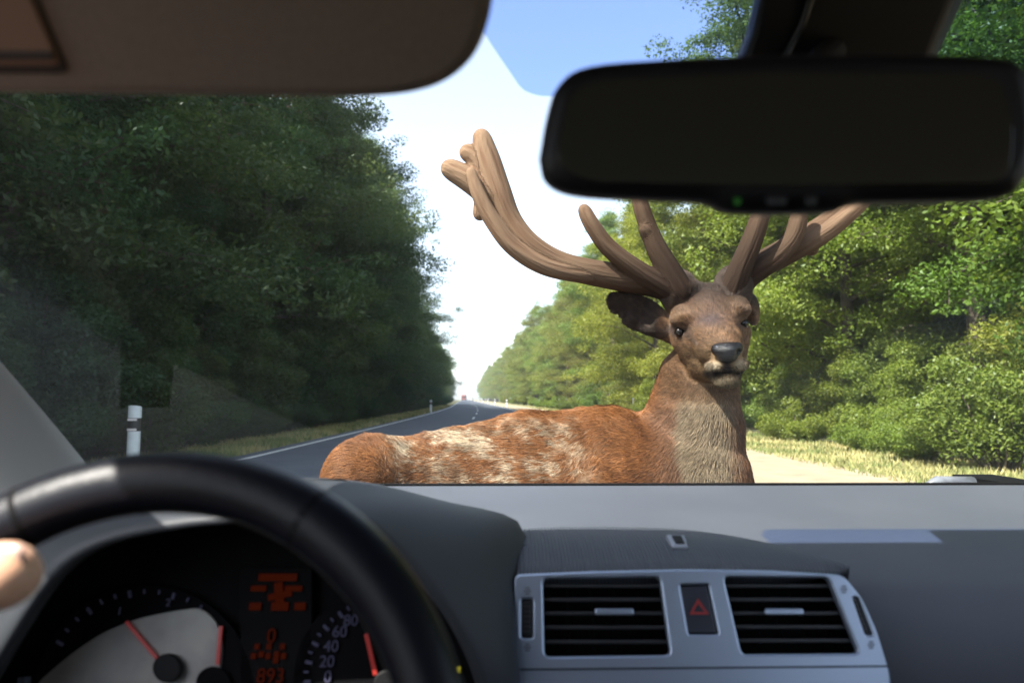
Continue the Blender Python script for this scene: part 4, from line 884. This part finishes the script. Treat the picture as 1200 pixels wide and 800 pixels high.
def antler(chains, box, label):
    f = SDF(*[lin(a, b_, .0042) for a, b_ in box]); segs = []
    for ch, k in chains:
        pp = catmull([(*q(x, yv, Y), pr_(r_*.9, Y)) for x, yv, Y, r_ in ch], 9)
        f.chain([p[:3] for p in pp], [p[3] for p in pp], k); l0 = 0
        for i in range(len(pp)-1):
            a, c = pp[i], pp[i+1]; L_ = np.linalg.norm(c[:3]-a[:3]); segs.append((a[:3], c[:3], a[3], c[3], l0, L_)); l0 += L_
    A_, B_ = f.mesh(); best = np.full(len(A_), 9.); G = np.zeros((len(A_), 3))
    for j, (a, c, ra_, rb_, l0, L_) in enumerate(segs):
        t = np.clip((A_-a) @ (c-a)/L_**2, 0, 1); o_ = A_-a-t[:, None]*(c-a); d = np.linalg.norm(o_, axis=1)-(ra_+(rb_-ra_)*t); w = d < best; best[w] = d[w]
        ax = (c-a)/L_; ux = np.cross(ax, (0, 1, 0)); ux /= np.linalg.norm(ux)
        G[w] = np.stack([o_ @ ux*44, o_[:, 1]*44, (l0+t*L_)*4.5], 1)[w]
    dist = np.linalg.norm(A_-q(828, 350, 2.03), axis=1); wv_ = ss(.10, .75, dist)[:, None]; vc = np.array([.024, .0145, .010])*(1-wv_)+np.array([.19, .122, .078])*wv_  # browner velvet toward the head, deepened by painted shade
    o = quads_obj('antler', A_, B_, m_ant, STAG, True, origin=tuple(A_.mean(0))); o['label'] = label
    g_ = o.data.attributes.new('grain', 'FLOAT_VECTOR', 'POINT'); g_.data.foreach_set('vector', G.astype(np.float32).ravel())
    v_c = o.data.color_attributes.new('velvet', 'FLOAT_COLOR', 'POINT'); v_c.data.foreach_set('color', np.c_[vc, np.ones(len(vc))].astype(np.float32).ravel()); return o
antler([([(799, 342, 2.03, 18), (770, 331, 2.03, 18), (720, 324, 2.02, 16), (660, 311, 2.0, 15), (622, 290, 1.98, 15), (598, 260, 1.97, 14), (584, 225, 1.96, 15), (572, 190, 1.96, 15), (564, 160, 1.96, 10)], .012),
        ([(690, 324, 2.0, 10), (640, 313, 1.965, 11), (602, 290, 1.94, 11), (577, 258, 1.925, 10.5), (561, 228, 1.915, 9), (552, 202, 1.91, 6.5)], .005),
        ([(578, 232, 1.965, 14), (552, 212, 1.965, 13), (526, 197, 1.965, 10)], .016), ([(572, 200, 1.965, 14), (556, 184, 1.965, 10), (547, 178, 1.965, 8)], .012),
        ([(560, 202, 1.968, 11), (567, 228, 1.968, 12), (577, 250, 1.968, 11)], .012), ([(584, 246, 1.99, 9), (593, 230, 2.0, 8)], .010), ([(566, 236, 1.98, 9), (562, 252, 1.985, 7)], .010),
        ([(790, 342, 2.01, 13), (748, 317, 1.985, 11), (714, 291, 1.965, 9.5), (694, 264, 1.95, 8), (684, 245, 1.95, 6)], .012),
        ([(800, 344, 2.0, 15), (783, 315, 1.99, 13), (769, 290, 1.98, 11), (758, 262, 1.97, 9), (750, 236, 1.96, 8), (745, 200, 1.96, 6)], .012), ([(762, 275, 1.975, 10), (757, 268, 1.965, 8)], .008)],
       ((-.32, .66), (1.86, 2.14), (1.36, 2.05)), 'left antler in the picture, long beam with a palmate crown')
antler([([(855, 346, 2.03, 17), (880, 318, 2.04, 16), (925, 291, 2.06, 15), (965, 266, 2.06, 14), (1000, 238, 2.06, 14), (1035, 200, 2.06, 14), (1060, 150, 2.06, 13), (1072, 110, 2.06, 9)], .012),
        ([(853, 350, 2.02, 16), (866, 318, 1.99, 13), (880, 285, 1.97, 11.5), (891, 252, 1.96, 10), (897, 215, 1.96, 7)], .012),
        ([(880, 322, 2.02, 12), (908, 303, 2.0, 11), (928, 280, 1.99, 10), (936, 255, 1.98, 9), (938, 225, 1.98, 6)], .012),
        ([(940, 288, 2.07, 9), (953, 293, 2.08, 6)], .01), ([(905, 308, 2.06, 12), (960, 278, 2.03, 11), (1000, 246, 2.02, 10), (1030, 215, 2.02, 8)], .008), ([(1045, 180, 2.06, 13), (1085, 165, 2.06, 9)], .012)],
       ((.54, 1.36), (1.86, 2.2), (1.36, 2.12)), 'right antler in the picture, partly hidden behind the mirror')

# ------------------------------------------------------------------ air: thin summer haze, one closed box round everything
m_haze = bpy.data.materials.new('haze_air'); m_haze.use_nodes = True; nt = m_haze.node_tree; nt.nodes.remove(nt.nodes['Principled BSDF'])
pv = nt.nodes.new('ShaderNodeVolumePrincipled'); pv.inputs['Color'].default_value = (.88, .93, 1, 1); pv.inputs['Density'].default_value = .00065; pv.inputs['Anisotropy'].default_value = .2
nt.links.new(pv.outputs[0], nt.nodes['Material Output'].inputs['Volume'])
b = MB(); b.box((0, 690, 14), (1860, 1660, 30)); hz_ = b.build('haze', m_haze, None, kind='stuff')
